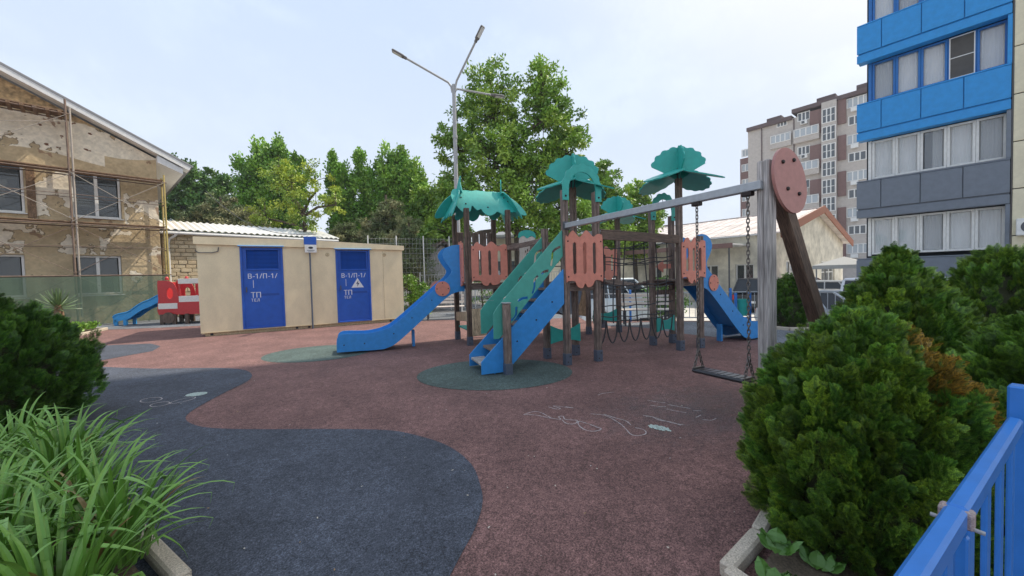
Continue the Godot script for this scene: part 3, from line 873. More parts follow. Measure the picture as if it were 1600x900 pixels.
func make_substation() -> void:
	var t := thing("transformer_kiosk", "long beige transformer kiosk with two blue metal doors", "kiosk", Vector3(-9.1, 0, -11.15), 29.4)
	var holes := [rect(1.02, 0.14, 2.14, 2.64), rect(3.66, 0.12, 4.76, 2.58)]
	var b := MB.new()
	b.prism(pv([[0, 0.1], [5.88, 0.1], [5.88, 2.58], [0, 2.7]]), -0.12, 0.0, Transform3D.IDENTITY, holes)
	build("wall", b, M.shed, t)
	var sb := MB.new()
	sb.cbox(Vector3(0.06, 1.36, -1.5), Vector3(0.12, 2.6, 2.75), 0.01)
	sb.cbox(Vector3(5.82, 1.32, -1.5), Vector3(0.12, 2.5, 2.75), 0.01)
	sb.cbox(Vector3(2.94, 1.32, -2.94), Vector3(5.88, 2.5, 0.12), 0.01)
	build("side_walls", sb, M.shed, t)
	var rf := MB.new()
	rf.prism(pv([[-0.06, 2.705], [5.94, 2.585], [5.94, 2.745], [3.0, 2.885], [-0.06, 2.925]]), -3.08, 0.07)
	build("roof_slab", rf, M.shed, t)
	bx("plinth", Vector3(2.94, 0.05, -1.5), Vector3(5.7, 0.1, 2.9), M.shed_base, t, 0.01)
	for x in [0.25, 2.45, 2.8, 5.4]: bx("plinth_hole", Vector3(x, 0.055, -0.045), Vector3(0.07, 0.06, 0.02), M.joint, t, 0.004)
	bx("plinth_rail", Vector3(2.94, 0.11, -0.01), Vector3(5.86, 0.02, 0.04), M.shed_base, t, 0.004)
	# recessed seams between the wall panels
	for x in [2.9, 5.2]: bx("wall_seam", Vector3(x, 1.35, 0.001), Vector3(0.012, 2.4, 0.006), M.shed_base, t, 0.001)
	for d in [[1.02, 2.14, 0.14, 2.64], [3.66, 4.76, 0.12, 2.58]]:
		var x0: float = d[0]
		var x1: float = d[1]
		var cx := (x0 + x1) / 2
		var h: float = d[3] - d[2]
		var db := MB.new()
		var lh := rect(x0 + 0.16 - cx, 0.58, x1 - 0.13 - cx, 1.17)
		db.prism(rect(x0 + 0.015 - cx, -h / 2 + 0.015, x1 - 0.015 - cx, h / 2 - 0.015), -0.06, -0.02, Transform3D.IDENTITY, [lh])
		var door := build("door", db, M.door, t, Transform3D(Basis.IDENTITY, Vector3(cx, (d[2] + d[3]) / 2, 0)))
		var fb := MB.new()
		var w := x1 - x0
		for s in [-1, 1]: fb.cbox(Vector3(s * (w / 2 - 0.03), 0, 0.0), Vector3(0.055, h, 0.05), 0.006)
		fb.cbox(Vector3(0, -h / 2 + 0.02, 0.0), Vector3(w - 0.12, 0.04, 0.05), 0.006)
		# frame round the louvre
		fb.cbox(Vector3(0.015, 0.555, -0.005), Vector3(w - 0.24, 0.035, 0.04), 0.005)
		fb.cbox(Vector3(0.015, 1.185, -0.005), Vector3(w - 0.24, 0.03, 0.04), 0.005)
		for s in [0.145 - w / 2, w / 2 - 0.115]: fb.cbox(Vector3(s, 0.87, -0.005), Vector3(0.03, 0.595, 0.04), 0.005)
		build("door_frame", fb, M.door, door)
		for k in 14:
			bx("louvre_slat", Vector3(0.015, 0.60 + 0.0415 * k, -0.035), Vector3(w - 0.3, 0.008, 0.05), M.door, door, 0.002, Basis(Vector3.RIGHT, 0.7))
		bx("louvre_back", Vector3(0.015, 0.87, -0.075), Vector3(w - 0.28, 0.6, 0.01), M.paint_d, door, 0.002)
		bx("lintel_visor", Vector3(0, h / 2 + 0.03, 0.05), Vector3(w + 0.08, 0.03, 0.14), M.door_trim, door, 0.01)
		bx("handle", Vector3(-w / 2 + 0.13, -0.05, 0.0), Vector3(0.03, 0.16, 0.03), M.steel_d, door, 0.006)
		for yy in [-0.9, 0.0, 0.9]: bx("hinge", Vector3(w / 2 - 0.03, yy, 0.035), Vector3(0.03, 0.12, 0.02), M.door, door, 0.004)
		var zf := -0.019
		lettering("lettering", "В-1/П-1/", 0.15, Vector3(-0.40, 0.36, zf), M.paint_w, door)
		bx("painted_line", Vector3(-0.25, 0.12, zf), Vector3(0.014, 0.24, 0.002), M.paint_w, door, 0.0005)
		lettering("lettering", "ТП", 0.17, Vector3(-0.33, -0.22, zf), M.paint_w, door)
		lettering("lettering", "ТЕЛ", 0.09, Vector3(-0.33, -0.38, zf), M.paint_w, door, true)
		bx("painted_over_mark", Vector3(0.16, -0.22, zf - 0.0005), Vector3(0.52, 0.07, 0.002), M.mark, door, 0.0005)
		if x0 > 3:
			var tb := MB.new()
			tb.prism(pv([[-0.2, 0.0], [0.2, 0.0], [0.0, 0.33]]), 0, 0.004)
			build("warning_sign", tb, M.paint_w, door, Transform3D(Basis.IDENTITY, Vector3(0.12, -0.06, zf)))
			var bo := MB.new()
			bo.prism(pv([[0.03, 0.25], [-0.05, 0.13], [0.0, 0.135], [-0.015, 0.03], [0.055, 0.16], [0.005, 0.155]]), 0.005, 0.008)
			build("lightning_bolt", bo, M.paint_d, door, Transform3D(Basis.IDENTITY, Vector3(0.12, -0.06, zf)))
	for x in [3.42, 5.25]:
		var vb := MB.new()
		vb.lathe([Vector2(0.0, 0.02), Vector2(0.035, 0.02), Vector2(0.06, 0.015), Vector2(0.065, 0.0)], 16, Transform3D(Basis(Vector3.RIGHT, PI / 2), Vector3(x, 2.42, 0.0)))
		build("vent_cap", vb, M.shed_base, t)
	var cbm := MB.new()
	cbm.tube([Vector3(-0.03, 2.52, 0.02), Vector3(0.05, 2.46, 0.05), Vector3(0.35, 2.46, 0.04), Vector3(0.5, 2.5, 0.03), Vector3(0.52, 2.62, 0.03)], 0.014, 6)
	build("cable", cbm, M.steel_d, t)
	var sg := thing("notice_sign", "small blue and white notice sign on thin grey pole before the beige kiosk", "sign", t.transform * Vector3(2.9, 0, 0.1), 29.4)
	rod("pole", Vector3(0, 0, 0), Vector3(0, 2.9, 0), 0.025, M.foot, sg)
	bx("blue_panel", Vector3(0.02, 2.86, 0.035), Vector3(0.36, 0.26, 0.02), M.door, sg, 0.004)
	bx("white_panel", Vector3(0.03, 2.6, 0.04), Vector3(0.34, 0.25, 0.02), M.white, sg, 0.004)
	var em := MB.new()
	em.prism(oval(0.03, 2.63, 0.07, 0.035, 20), 0.052, 0.054)
	build("emblem", em, M.joint, sg)
	bx("text_line", Vector3(0.03, 2.55, 0.051), Vector3(0.22, 0.014, 0.003), M.joint, sg, 0.0005)
	bx("text_line", Vector3(0.03, 2.52, 0.051), Vector3(0.16, 0.01, 0.003), M.joint, sg, 0.0005)

# ---------- play structure: local x runs to the right, local z towards the camera ----------
func lobed(n: int, rx: float, ry: float, k: int, amp: float, a0: float, a1: float) -> PackedVector2Array:
	# arc of rounded leaf teeth
	var p := PackedVector2Array()
	var m := n * k
	for i in m + 1:
		var a := lerpf(a0, a1, float(i) / m)
		var ph := fposmod(float(i) / k, 1.0)
		var r := 1.0 + amp * (sin(ph * PI) - 0.75 * ph)
		p.append(Vector2(cos(a) * rx * r, sin(a) * ry * r))
	return p
func bolts(parent: Node3D, pts: Array, z: float, r := 0.014, xf := Transform3D.IDENTITY) -> void:
	if not box_cache.has("bolt"):
		var b := MB.new()
		b.lathe([Vector2(0.0145, 0.0), Vector2(0.0145, 0.006), Vector2(0.009, 0.012), Vector2(0.0, 0.013)], 8, Transform3D(Basis(Vector3.RIGHT, PI / 2), Vector3.ZERO))
		box_cache["bolt"] = b.mesh()
	for p in pts:
		put("bolt", box_cache["bolt"], M.bolt, parent, xf * Transform3D(Basis.from_scale(Vector3.ONE * r / 0.0145), Vector3(p[0], p[1], z)))
func post(t: Node3D, a: float, b: float, h: float, w := 0.105, m: Material = null) -> void:
	# square post of two glued boards with a groove, standing on a steel foot
	var key := "post%.2f%.3f" % [h, w]
	if not box_cache.has(key):
		var mb := MB.new()
		var g := 0.008
		mb.cbox(Vector3(-w / 4 - g / 4, h / 2 + 0.06, 0), Vector3(w / 2 - g / 2, h - 0.12, w), 0.009)
		mb.cbox(Vector3(w / 4 + g / 4, h / 2 + 0.06, 0), Vector3(w / 2 - g / 2, h - 0.12, w), 0.009)
		mb.box(Vector3(0, h / 2 + 0.06, 0), Vector3(g * 1.2, h - 0.14, w - 0.03))
		box_cache[key] = mb.mesh()
	var o := put("post", box_cache[key], m if m != null else M.wood, t, Transform3D(Basis.IDENTITY, Vector3(a, 0, -b)))
	bx("foot", Vector3(0, 0.10, 0), Vector3(w + 0.012, 0.2, w + 0.012), M.foot, o, 0.004)
	bolts(o, [[-0.02, 0.06], [0.02, 0.15]], w / 2 + 0.007, 0.012)
func coral_panel(t: Node3D, w: float, h: float, xf: Transform3D, plaincap := false) -> void:
	var top: Array = []
	var hw := w / 2
	top = [[-hw, 0.1], [-hw, h - 0.12], [-hw + 0.05, h - 0.09], [-hw + 0.09, h - 0.02], [-hw + 0.15, h + 0.02], [-hw + 0.2, h - 0.03], [-hw * 0.25, h - 0.09], [-hw * 0.05, h - 0.02], [hw * 0.12, h + 0.03], [hw * 0.3, h - 0.02], [hw * 0.5, h - 0.08], [hw - 0.1, h - 0.03], [hw - 0.03, h - 0.04], [hw, h - 0.12], [hw, 0.1], [hw - 0.04, 0.06], [hw - 0.16, 0.07], [hw - 0.22, -0.02], [hw * 0.15, -0.05], [0.0, 0.02], [-hw * 0.15, -0.06], [-hw * 0.4, -0.03], [-hw * 0.55, 0.06], [-hw + 0.04, 0.07]]
	var outer := smooth(top, 3)
	var holes: Array = []
	for k in 3:
		var x := (k - 1) * w * 0.27
		holes.append(smooth([[x - 0.034, 0.2], [x + 0.034, 0.2], [x + 0.034, h * 0.5], [x + 0.034, h - 0.2], [x - 0.034, h - 0.2], [x - 0.034, h * 0.5]], 2))
	var b := MB.new()
	b.prism(outer, -0.012, 0.012, Transform3D.IDENTITY, holes)
	var o := build("railing_panel", b, M.coral, t, xf)
	bolts(o, [[-hw + 0.04, 0.14], [hw - 0.04, 0.14], [-hw + 0.04, h - 0.16], [hw - 0.04, h - 0.16]], 0.012)
func palm(t: Node3D, at: Vector3, s: float, turn: float) -> void:
	# crossed upright leaf boards over four sloping leaf boards
	for k in 2:
		var arc := lobed(8, 0.50 * s, 0.40 * s, 5, 0.10, 0.12, PI - 0.12)
		arc.append(Vector2(-0.30 * s, -0.06 * s)); arc.append(Vector2(-0.07 * s, -0.22 * s)); arc.append(Vector2(0.07 * s, -0.22 * s)); arc.append(Vector2(0.30 * s, -0.06 * s))
		var b := MB.new()
		b.prism(arc, -0.011, 0.011)
		build("palm_crest", b, M.teal, t, Transform3D(Basis(Vector3.UP, turn + k * PI / 2 + PI / 4), at + Vector3(0, 0.16 * s + k * 0.002, 0)))
	for k in 4:
		var e := lobed(11, 0.40 * s, 0.33 * s, 5, 0.11, -PI * 0.80, PI * 0.80)
		for i in e.size(): e[i] += Vector2(0.50 * s, 0)
		e.append(Vector2(0.04 * s, 0.05)); e.append(Vector2(0.04 * s, -0.05))
		var b := MB.new()
		b.prism(e, -0.011, 0.011)
		var bs := Basis(Vector3.UP, turn + k * PI / 2) * Basis(Vector3(0, 0, 1), -0.36) * Basis(Vector3.RIGHT, -PI / 2)
		build("palm_leaf", b, M.teal, t, Transform3D(bs, at + Vector3(0, 0.14 * s - 0.02 * (k % 2), 0)))
	bx("palm_bracket", at + Vector3(0, 0.0, 0), Vector3(0.07, 0.3 * s, 0.07), M.steel_d, t)
func arch(t: Node3D, w: float, xf: Transform3D) -> void:
	var outer := PackedVector2Array()
	var hw := w / 2
	var teeth := lobed(7, hw + 0.055, hw + 0.10, 5, 0.09, 0.0, PI)
	outer.append(Vector2(hw + 0.055, -0.18))
	for p in teeth: outer.append(p)
	outer.append(Vector2(-hw - 0.055, -0.18)); outer.append(Vector2(-hw + 0.06, -0.18))
	for i in 13:
		var a := PI - PI * i / 12.0
		outer.append(Vector2(cos(a) * (hw - 0.06), sin(a) * (hw - 0.02)))
	outer.append(Vector2(hw - 0.06, -0.18))
	var b := MB.new()
	b.prism(outer, -0.012, 0.012)
	var o := build("arch_board", b, M.teal, t, xf)
	bolts(o, [[-hw, -0.11], [hw, -0.11]], 0.012, 0.018)
func deck(t: Node3D, a0: float, a1: float, b0: float, b1: float, y: float) -> void:
	var n := int((b1 - b0) / 0.13)
	var w := (b1 - b0) / n
	for k in n:
		bx("deck_plank", Vector3((a0 + a1) / 2, y, -(b0 + w * (k + 0.5))), Vector3(0.04, a1 - a0, w - 0.012), M.wood, t, 0.005, Basis(Vector3(0, -1, 0), Vector3(1, 0, 0), Vector3(0, 0, 1)))
	beam("deck_joist", Vector3(a0, y - 0.07, -b0), Vector3(a1, y - 0.07, -b0), 0.05, 0.1, M.wood, t)
	beam("deck_joist", Vector3(a0, y - 0.07, -b1), Vector3(a1, y - 0.07, -b1), 0.05, 0.1, M.wood, t)
func slide(t: Node3D, xf: Transform3D) -> void:
	# runs along local -x from the deck at x = 0
	var prof := PackedVector2Array()
	for q in [[0.02, 1.22], [0.02, 2.28]]: prof.append(Vector2(q[0], q[1]))
	for p in smooth([[0.02, 2.28], [-0.16, 2.30], [-0.36, 2.24], [-0.47, 2.08], [-0.40, 1.90], [-0.28, 1.72], [-0.34, 1.58], [-0.60, 1.36], [-1.45, 0.66], [-1.75, 0.48], [-2.1, 0.41], [-2.5, 0.43], [-2.66, 0.42], [-2.73, 0.33], [-2.74, 0.06]], 5, false): prof.append(p)
	for p in smooth([[-2.74, 0.06], [-2.35, 0.05], [-1.95, 0.04], [-1.75, 0.06], [-1.45, 0.22], [-0.5, 1.02], [-0.2, 1.2], [0.02, 1.22]], 4, false): prof.append(p)
	var clean := PackedVector2Array()
	for p in prof:
		if clean.is_empty() or clean[clean.size() - 1].distance_to(p) > 0.004: clean.append(p)
	if clean[0].distance_to(clean[clean.size() - 1]) < 0.004: clean.remove_at(clean.size() - 1)
	var root := MB.new()
	# chute bed
	var bed_p := smooth([[0.02, 1.42], [-0.25, 1.40], [-0.45, 1.29], [-1.4, 0.47], [-1.75, 0.29], [-2.1, 0.24], [-2.6, 0.24], [-2.72, 0.17]], 5, false)
	for i in bed_p.size() - 1:
		var p := bed_p[i]
		var q := bed_p[i + 1]
		root.quad(Vector3(q.x, q.y, 0.262), Vector3(p.x, p.y, 0.262), Vector3(p.x, p.y, -0.262), Vector3(q.x, q.y, -0.262))
		root.quad(Vector3(p.x, p.y - 0.03, 0.262), Vector3(q.x, q.y - 0.03, 0.262), Vector3(q.x, q.y - 0.03, -0.262), Vector3(p.x, p.y - 0.03, -0.262))
	var o := build("slide", root, M.blue_p, t, xf)
	for s in [-1, 1]:
		var b := MB.new()
		b.prism(clean, -0.011, 0.011)
		build("slide_side", b, M.blue_p, o, Transform3D(Basis.IDENTITY, Vector3(0, 0, s * 0.276)))
		var out := Transform3D(Basis(Vector3.UP, 0.0 if s > 0 else PI), Vector3.ZERO)
		bolts(o, [[-0.75 * s, 1.05], [-1.2 * s, 0.68], [-1.6 * s, 0.36], [-2.2 * s, 0.2], [-2.6 * s, 0.2]], 0.287, 0.014, out)
		var db := MB.new()
		db.prism(oval(-0.5, 1.30, 0.17, 0.17, 28), -0.009, 0.009)
		build("round_plate", db, M.coral, o, Transform3D(Basis.IDENTITY, Vector3(0, 0, s * 0.30)))
		bolts(o, [[-0.5 * s, 1.43], [-0.5 * s, 1.17], [-0.37 * s, 1.3], [-0.63 * s, 1.3]], 0.308, 0.014, out)
	bx("slide_support", Vector3(-1.15, 0.19, 0), Vector3(0.06, 0.38, 0.12), M.blue_p, o)
func squiggle_holes(pts: Array, w: float) -> Array:
	var out: Array = []
	for seg in pts:
		var c := smooth(seg, 5, false)
		var L := PackedVector2Array()
		var R := PackedVector2Array()
		for i in c.size():
			var d := (c[mini(i + 1, c.size() - 1)] - c[maxi(i - 1, 0)]).normalized().orthogonal() * w
			L.append(c[i] + d); R.append(c[i] - d)
		R.reverse()
		L.append_array(R)
		out.append(L)
	return out
func rope(t: Node3D, pts: Array, r := 0.011, nm := "rope") -> void:
	var b := MB.new()
	b.tube(pts, r, 6)
	build(nm, b, M.rope, t)

func make_play_structure() -> void:
	var t := thing("play_structure", "climbing frame with teal palm roofs, coral panels, blue slides, stairs and swing beam", "play structure", Vector3(0.92, 0, -6.55), 22.33)
	var D := 1.38
	# four towers: near-left (stairs), near-right, far-left (leaf roof), far-right
	for p in [[0, 0, 2.98], [0.63, 0, 2.98], [-0.06, 0.63, 2.4], [0.56, 0.63, 3.2]]: post(t, p[0], p[1], p[2])
	for p in [[2.56, 0, 3.36], [3.1, 0, 2.25], [2.5, 0.68, 2.85], [3.04, 0.68, 2.75]]: post(t, p[0], p[1], p[2])
	for p in [[-0.95, 2.7, 3.1], [0.05, 2.7, 3.1], [-0.98, 3.7, 3.1], [0.05, 3.7, 3.1]]: post(t, p[0], p[1], p[2], 0.11, M.wood_dark)
	for p in [[2.2, 2.65, 2.6], [3.07, 2.55, 3.1], [2.3, 3.45, 2.4], [3.2, 3.45, 2.4]]: post(t, p[0], p[1], p[2])
	deck(t, -0.03, 0.63, 0.04, 0.6, D)
	deck(t, 2.5, 3.1, 0.04, 0.64, D)
	deck(t, -1.0, 0.08, 2.74, 3.66, D)
	deck(t, 2.25, 3.15, 2.65, 3.42, D)
	# coral railing panels
	coral_panel(t, 0.74, 0.9, Transform3D(Basis.IDENTITY, Vector3(0.34, 1.37, 0.068)))
	coral_panel(t, 0.62, 0.82, Transform3D(Basis.IDENTITY, Vector3(2.86, 1.37, 0.068)))
	coral_panel(t, 0.86, 0.92, Transform3D(Basis.IDENTITY, Vector3(-0.45, 1.4, -2.63)))
	coral_panel(t, 0.9, 0.95, Transform3D(Basis(Vector3.UP, -PI / 2), Vector3(-1.045, 1.4, -2.92)) * Transform3D(Basis.from_scale(Vector3(0.42, 1, 1)), Vector3.ZERO))
	coral_panel(t, 0.84, 0.8, Transform3D(Basis.IDENTITY, Vector3(2.64, 1.42, -2.53)))
	coral_panel(t, 0.8, 0.8, Transform3D(Basis(Vector3.UP, -PI / 2), Vector3(2.17, 1.42, -3.05)))
	coral_panel(t, 0.62, 0.82, Transform3D(Basis(Vector3.UP, PI / 2), Vector3(0.69, 1.40, -0.32)))
	# brown back boards of the far-left tower and the far bridge
	for k in 5: bx("back_board", Vector3(-0.84 + 0.2 * k, 2.05, -3.72), Vector3(0.18, 1.25 + 0.05 * (k % 2), 0.03), M.wood, t)
	palm(t, Vector3(0.56, 3.24, -0.63), 0.98, 0.35)
	palm(t, Vector3(2.56, 3.40, 0.0), 0.98, 0.2)
	palm(t, Vector3(3.07, 3.06, -2.55), 0.85, 0.5)
	arch(t, 0.66, Transform3D(Basis.IDENTITY, Vector3(0.32, 2.98, 0.066)))
	arch(t, 0.56, Transform3D(Basis.IDENTITY, Vector3(2.77, 2.82, -0.61)))
	leaf_roof(t)
	# slides
	slide(t, Transform3D(Basis.IDENTITY, Vector3(-0.98, 0, -3.28)))
	slide(t, Transform3D(Basis(Vector3.UP, PI) * Basis.from_scale(Vector3(0.8, 1, 1)), Vector3(3.13, 0.0, -0.34)))
	stairs(t)
	# slatted canopy between the near towers, and the climbing net below it
	for k in 3:
		beam("canopy_board", Vector3(0.69, 2.32 - 0.015 * k, -0.02 - 0.14 * k), Vector3(2.5, 2.24 - 0.015 * k, -0.02 - 0.14 * k), 0.03, 0.13, M.wood_dark, t, Vector3(0, 0, 1))
	beam("canopy_board", Vector3(0.69, 2.22, 0.055), Vector3(2.5, 2.17, 0.055), 0.028, 0.15, M.wood_dark, t)
	bx("canopy_bracket", Vector3(0.70, 2.26, -0.16), Vector3(0.03, 0.14, 0.4), M.steel, t)
	bx("canopy_bracket", Vector3(2.5, 2.18, -0.16), Vector3(0.03, 0.14, 0.4), M.steel, t)
	for k in 7:
		var x := 0.86 + 0.25 * k
		var pts: Array = []
		for j in 9:
			var f := j / 8.0
			pts.append(Vector3(x + 0.018 * sin(f * 5.0 + k), lerpf(2.28 - 0.045 * (x - 0.69), 0.62, f), -0.15 + 0.03 * sin(f * 3.0 + k * 1.3)))
		rope(t, pts)
	for y in [1.86, 1.78, 1.36, 1.3, 0.98, 0.78, 0.7]:
		var pts: Array = []
		for j in 17:
			var f := j / 16.0
			pts.append(Vector3(lerpf(0.66, 2.52, f), y - 0.05 * sin(f * PI) + 0.012 * sin(f * 22.0 + y * 9), -0.15 + 0.02 * sin(f * 9.0)))
		rope(t, pts, 0.011)
	for k in 7:
		var x0 := 0.66 + 0.265 * k
		var pts: Array = []
		for j in 11:
			var f := j / 10.0
			pts.append(Vector3(x0 + 0.265 * f, 0.68 - 0.42 * pow(sin(f * PI), 0.6), -0.15))
		rope(t, pts, 0.013)
	# suspended plank bridge between the near-right and far-right towers, with rope rails
	for k in 13:
		var f := (k + 0.5) / 13.0
		bx("bridge_plank", Vector3(2.78, D - 0.12 * sin(f * PI), -lerpf(0.72, 2.58, f)), Vector3(0.55, 0.04, 0.115), M.wood, t)
	for s in [2.52, 3.06]:
		for y in [0.45, 0.85]:
			var pts: Array = []
			for j in 11:
				var f := j / 10.0
				pts.append(Vector3(s, D + y - 0.1 * sin(f * PI), -lerpf(0.7, 2.6, f)))
			rope(t, pts, 0.011, "rope_rail")
	# fixed bridge between the two far towers with wooden hand rails
	deck(t, 0.08, 2.22, 2.85, 3.4, D - 0.02)
	for b in [2.78, 3.46]:
		beam("hand_rail", Vector3(0.05, 2.28, -b), Vector3(2.22, 2.2, -b), 0.05, 0.12, M.wood, t)
		for k in 5: rope(t, [Vector3(0.3 + 0.4 * k, 2.2, -b), Vector3(0.3 + 0.4 * k, 1.38, -b)], 0.009)
		rope(t, [Vector3(0.1, 1.8, -b), Vector3(1.1, 1.76, -b), Vector3(2.2, 1.78, -b)], 0.009)
	# bridge from the stair tower to the far bridge, with a grey crawling tube
	for k in 12:
		var f := (k + 0.5) / 12.0
		bx("bridge_plank", Vector3(0.3, D - 0.03, -lerpf(0.66, 2.8, f)), Vector3(0.52, 0.04, 0.15), M.wood, t)
	for x in [0.0, 0.6]: beam("hand_rail", Vector3(x, 2.2, -0.66), Vector3(x, 2.2, -2.75), 0.05, 0.1, M.wood, t)
	var tb := MB.new()
	for i in 14:
		var a0 := PI + PI * i / 14.0
		var a1 := PI + PI * (i + 1) / 14.0
		for zz in [[-0.75, -1.75]]:
			var p0 := Vector3(1.15 + 0.42 * cos(a0), 1.25 + 0.62 * sin(a0), 0)
			var p1 := Vector3(1.15 + 0.42 * cos(a1), 1.25 + 0.62 * sin(a1), 0)
			var za := Vector3(0, 0, zz[0] - 1.2)
			var zb := Vector3(0, 0, zz[1] - 1.2)
			tb.quad(p0 + za, p1 + za, p1 + zb, p0 + zb)
			tb.quad(p0 * 1.0 + za + Vector3(0, -0.02, 0), p0 + zb + Vector3(0, -0.02, 0), p1 + zb + Vector3(0, -0.02, 0), p1 + za + Vector3(0, -0.02, 0))
	build("crawl_trough", tb, M.clad_grey, t)
	# printed board with a teal cap at the end of the far-left tower
	var wb := MB.new()
	wb.prism(smooth([[-0.2, 0], [0.2, 0], [0.2, 0.45], [0.2, 0.86], [0.05, 0.84], [-0.06, 0.9], [-0.2, 0.84], [-0.2, 0.45]], 3), -0.012, 0.012)
	var wo := build("white_board", wb, M.board_w, t, Transform3D(Basis.IDENTITY, Vector3(0.5, 1.62, -2.62)))
	for k in 5: bx("groove", Vector3(-0.14 + 0.07 * k, 0.42, 0.0125), Vector3(0.005, 0.72, 0.002), M.wood_pale, wo, 0.0005)
	var cap := MB.new()
	cap.prism(smooth([[-0.22, -0.02], [-0.1, 0.03], [0.0, -0.03], [0.1, 0.03], [0.22, -0.02], [0.2, 0.1], [0.08, 0.16], [-0.08, 0.16], [-0.2, 0.1]], 3), -0.02, 0.02)
	build("board_cap", cap, M.teal, wo, Transform3D(Basis.IDENTITY, Vector3(0, 0.84, 0)))
	var pr := MB.new()
	for q in [[0.0, 0.42, 0.035, 0.05], [-0.05, 0.5, 0.014, 0.03], [0.0, 0.53, 0.014, 0.035], [0.05, 0.5, 0.014, 0.03], [0.06, 0.42, 0.014, 0.02]]: pr.prism(oval(q[0], q[1], q[2], q[3], 14), 0.0128, 0.0145)
	build("paw_print", pr, M.wood_dark, wo)
	# low boards between the posts
	for q in [[-0.03, 0.60, 0.6, 0.62, 0.0], [2.54, 3.02, 0.68, 0.62, 0.0], [2.28, 3.0, 2.62, 0.5, 0.0]]:
		var w: float = q[1] - q[0]
		var lb := MB.new()
		var up: Array = []
		for i in 9:
			var f := i / 8.0
			up.append([w * f, 0.62 - 0.10 * sin(f * PI)])
		for i in 9:
			var f := 1.0 - i / 8.0
			up.append([w * f, 0.28 + 0.05 * sin(f * PI)])
		lb.prism(pv(up), -0.012, 0.012)
		build("low_board", lb, M.teal, t, Transform3D(Basis.IDENTITY, Vector3(q[0], 0, -q[2] + 0.07)))
	bx("counter_board", Vector3(-1.0, 0.62, -3.2), Vector3(0.03, 0.22, 1.0), M.wood_pale, t, 0.01, Basis(Vector3.RIGHT, -0.08))
	bx("counter_board", Vector3(-0.74, 0.52, -2.62), Vector3(0.34, 0.62, 0.03), M.wood_pale, t, 0.03)
	bx("seat_board", Vector3(-0.8, 0.33, -3.2), Vector3(0.32, 0.04, 0.9), M.teal, t, 0.01)
	# climbing wall under the far-right tower
	bx("pale_board", Vector3(2.2, 0.9, -3.05), Vector3(0.03, 0.9, 0.7), M.wood_pale, t, 0.01)
	bx("grip_board", Vector3(2.78, 1.12, -0.62), Vector3(0.5, 0.1, 0.05), M.wood, t)
	var ar := MB.new()
	ar.prism(pv([[0.0, 0.0], [0.2, -0.12], [0.2, -0.04], [0.42, -0.04], [0.42, 0.06], [0.2, 0.06], [0.2, 0.14]]), -0.011, 0.011)
	build("arrow_board", ar, M.coral, t, Transform3D(Basis.IDENTITY, Vector3(2.58, 1.66, -0.66)))
	# swing: steel beam, end frame of two wooden legs, oval plate
	beam("swing_beam", Vector3(0.0, 2.37, 0.05), Vector3(0.36, 2.37, 3.17), 0.085, 0.085, M.steel, t)
	bx("beam_clamp", Vector3(0.0, 2.37, 0.06), Vector3(0.14, 0.14, 0.02), M.steel_d, t)
	var lp := MB.new()
	for k in 4:
		var dx := 0.031 if k & 1 else -0.031
		var dz := 0.031 if k & 2 else -0.031
		lp.cbox(Vector3(dx, 1.36, dz), Vector3(0.059, 2.5, 0.059), 0.011)
	var leg := build("swing_leg", lp, M.wood_grey, t, Transform3D(Basis.IDENTITY, Vector3(0.43, 0, 3.16)))
	bx("foot", Vector3(0, 0.08, 0), Vector3(0.16, 0.18, 0.16), M.foot, leg)
	beam("swing_leg", Vector3(0.62, 2.52, 3.1), Vector3(1.95, 0.1, 2.98), 0.15, 0.13, M.wood_dark, t, Vector3(0, 0, 1), 0.016)
	var dp := MB.new()
	dp.prism(oval(0, 0, 0.225, 0.325, 40, 0.42), -0.014, 0.014)
	var dc := build("oval_plate", dp, M.disc, t, Transform3D(Basis.IDENTITY, Vector3(0.60, 2.40, 3.27)))
	bolts(dc, [[-0.12, 0.17], [0.04, 0.2], [-0.05, -0.08], [0.12, -0.12]], 0.014, 0.02)
	for f in [0.775, 0.955]:
		var c := Vector3(0.36 * f, 2.31, lerpf(0.05, 3.17, f))
		bx("swing_hanger", c, Vector3(0.07, 0.05, 0.1), M.bolt, t)

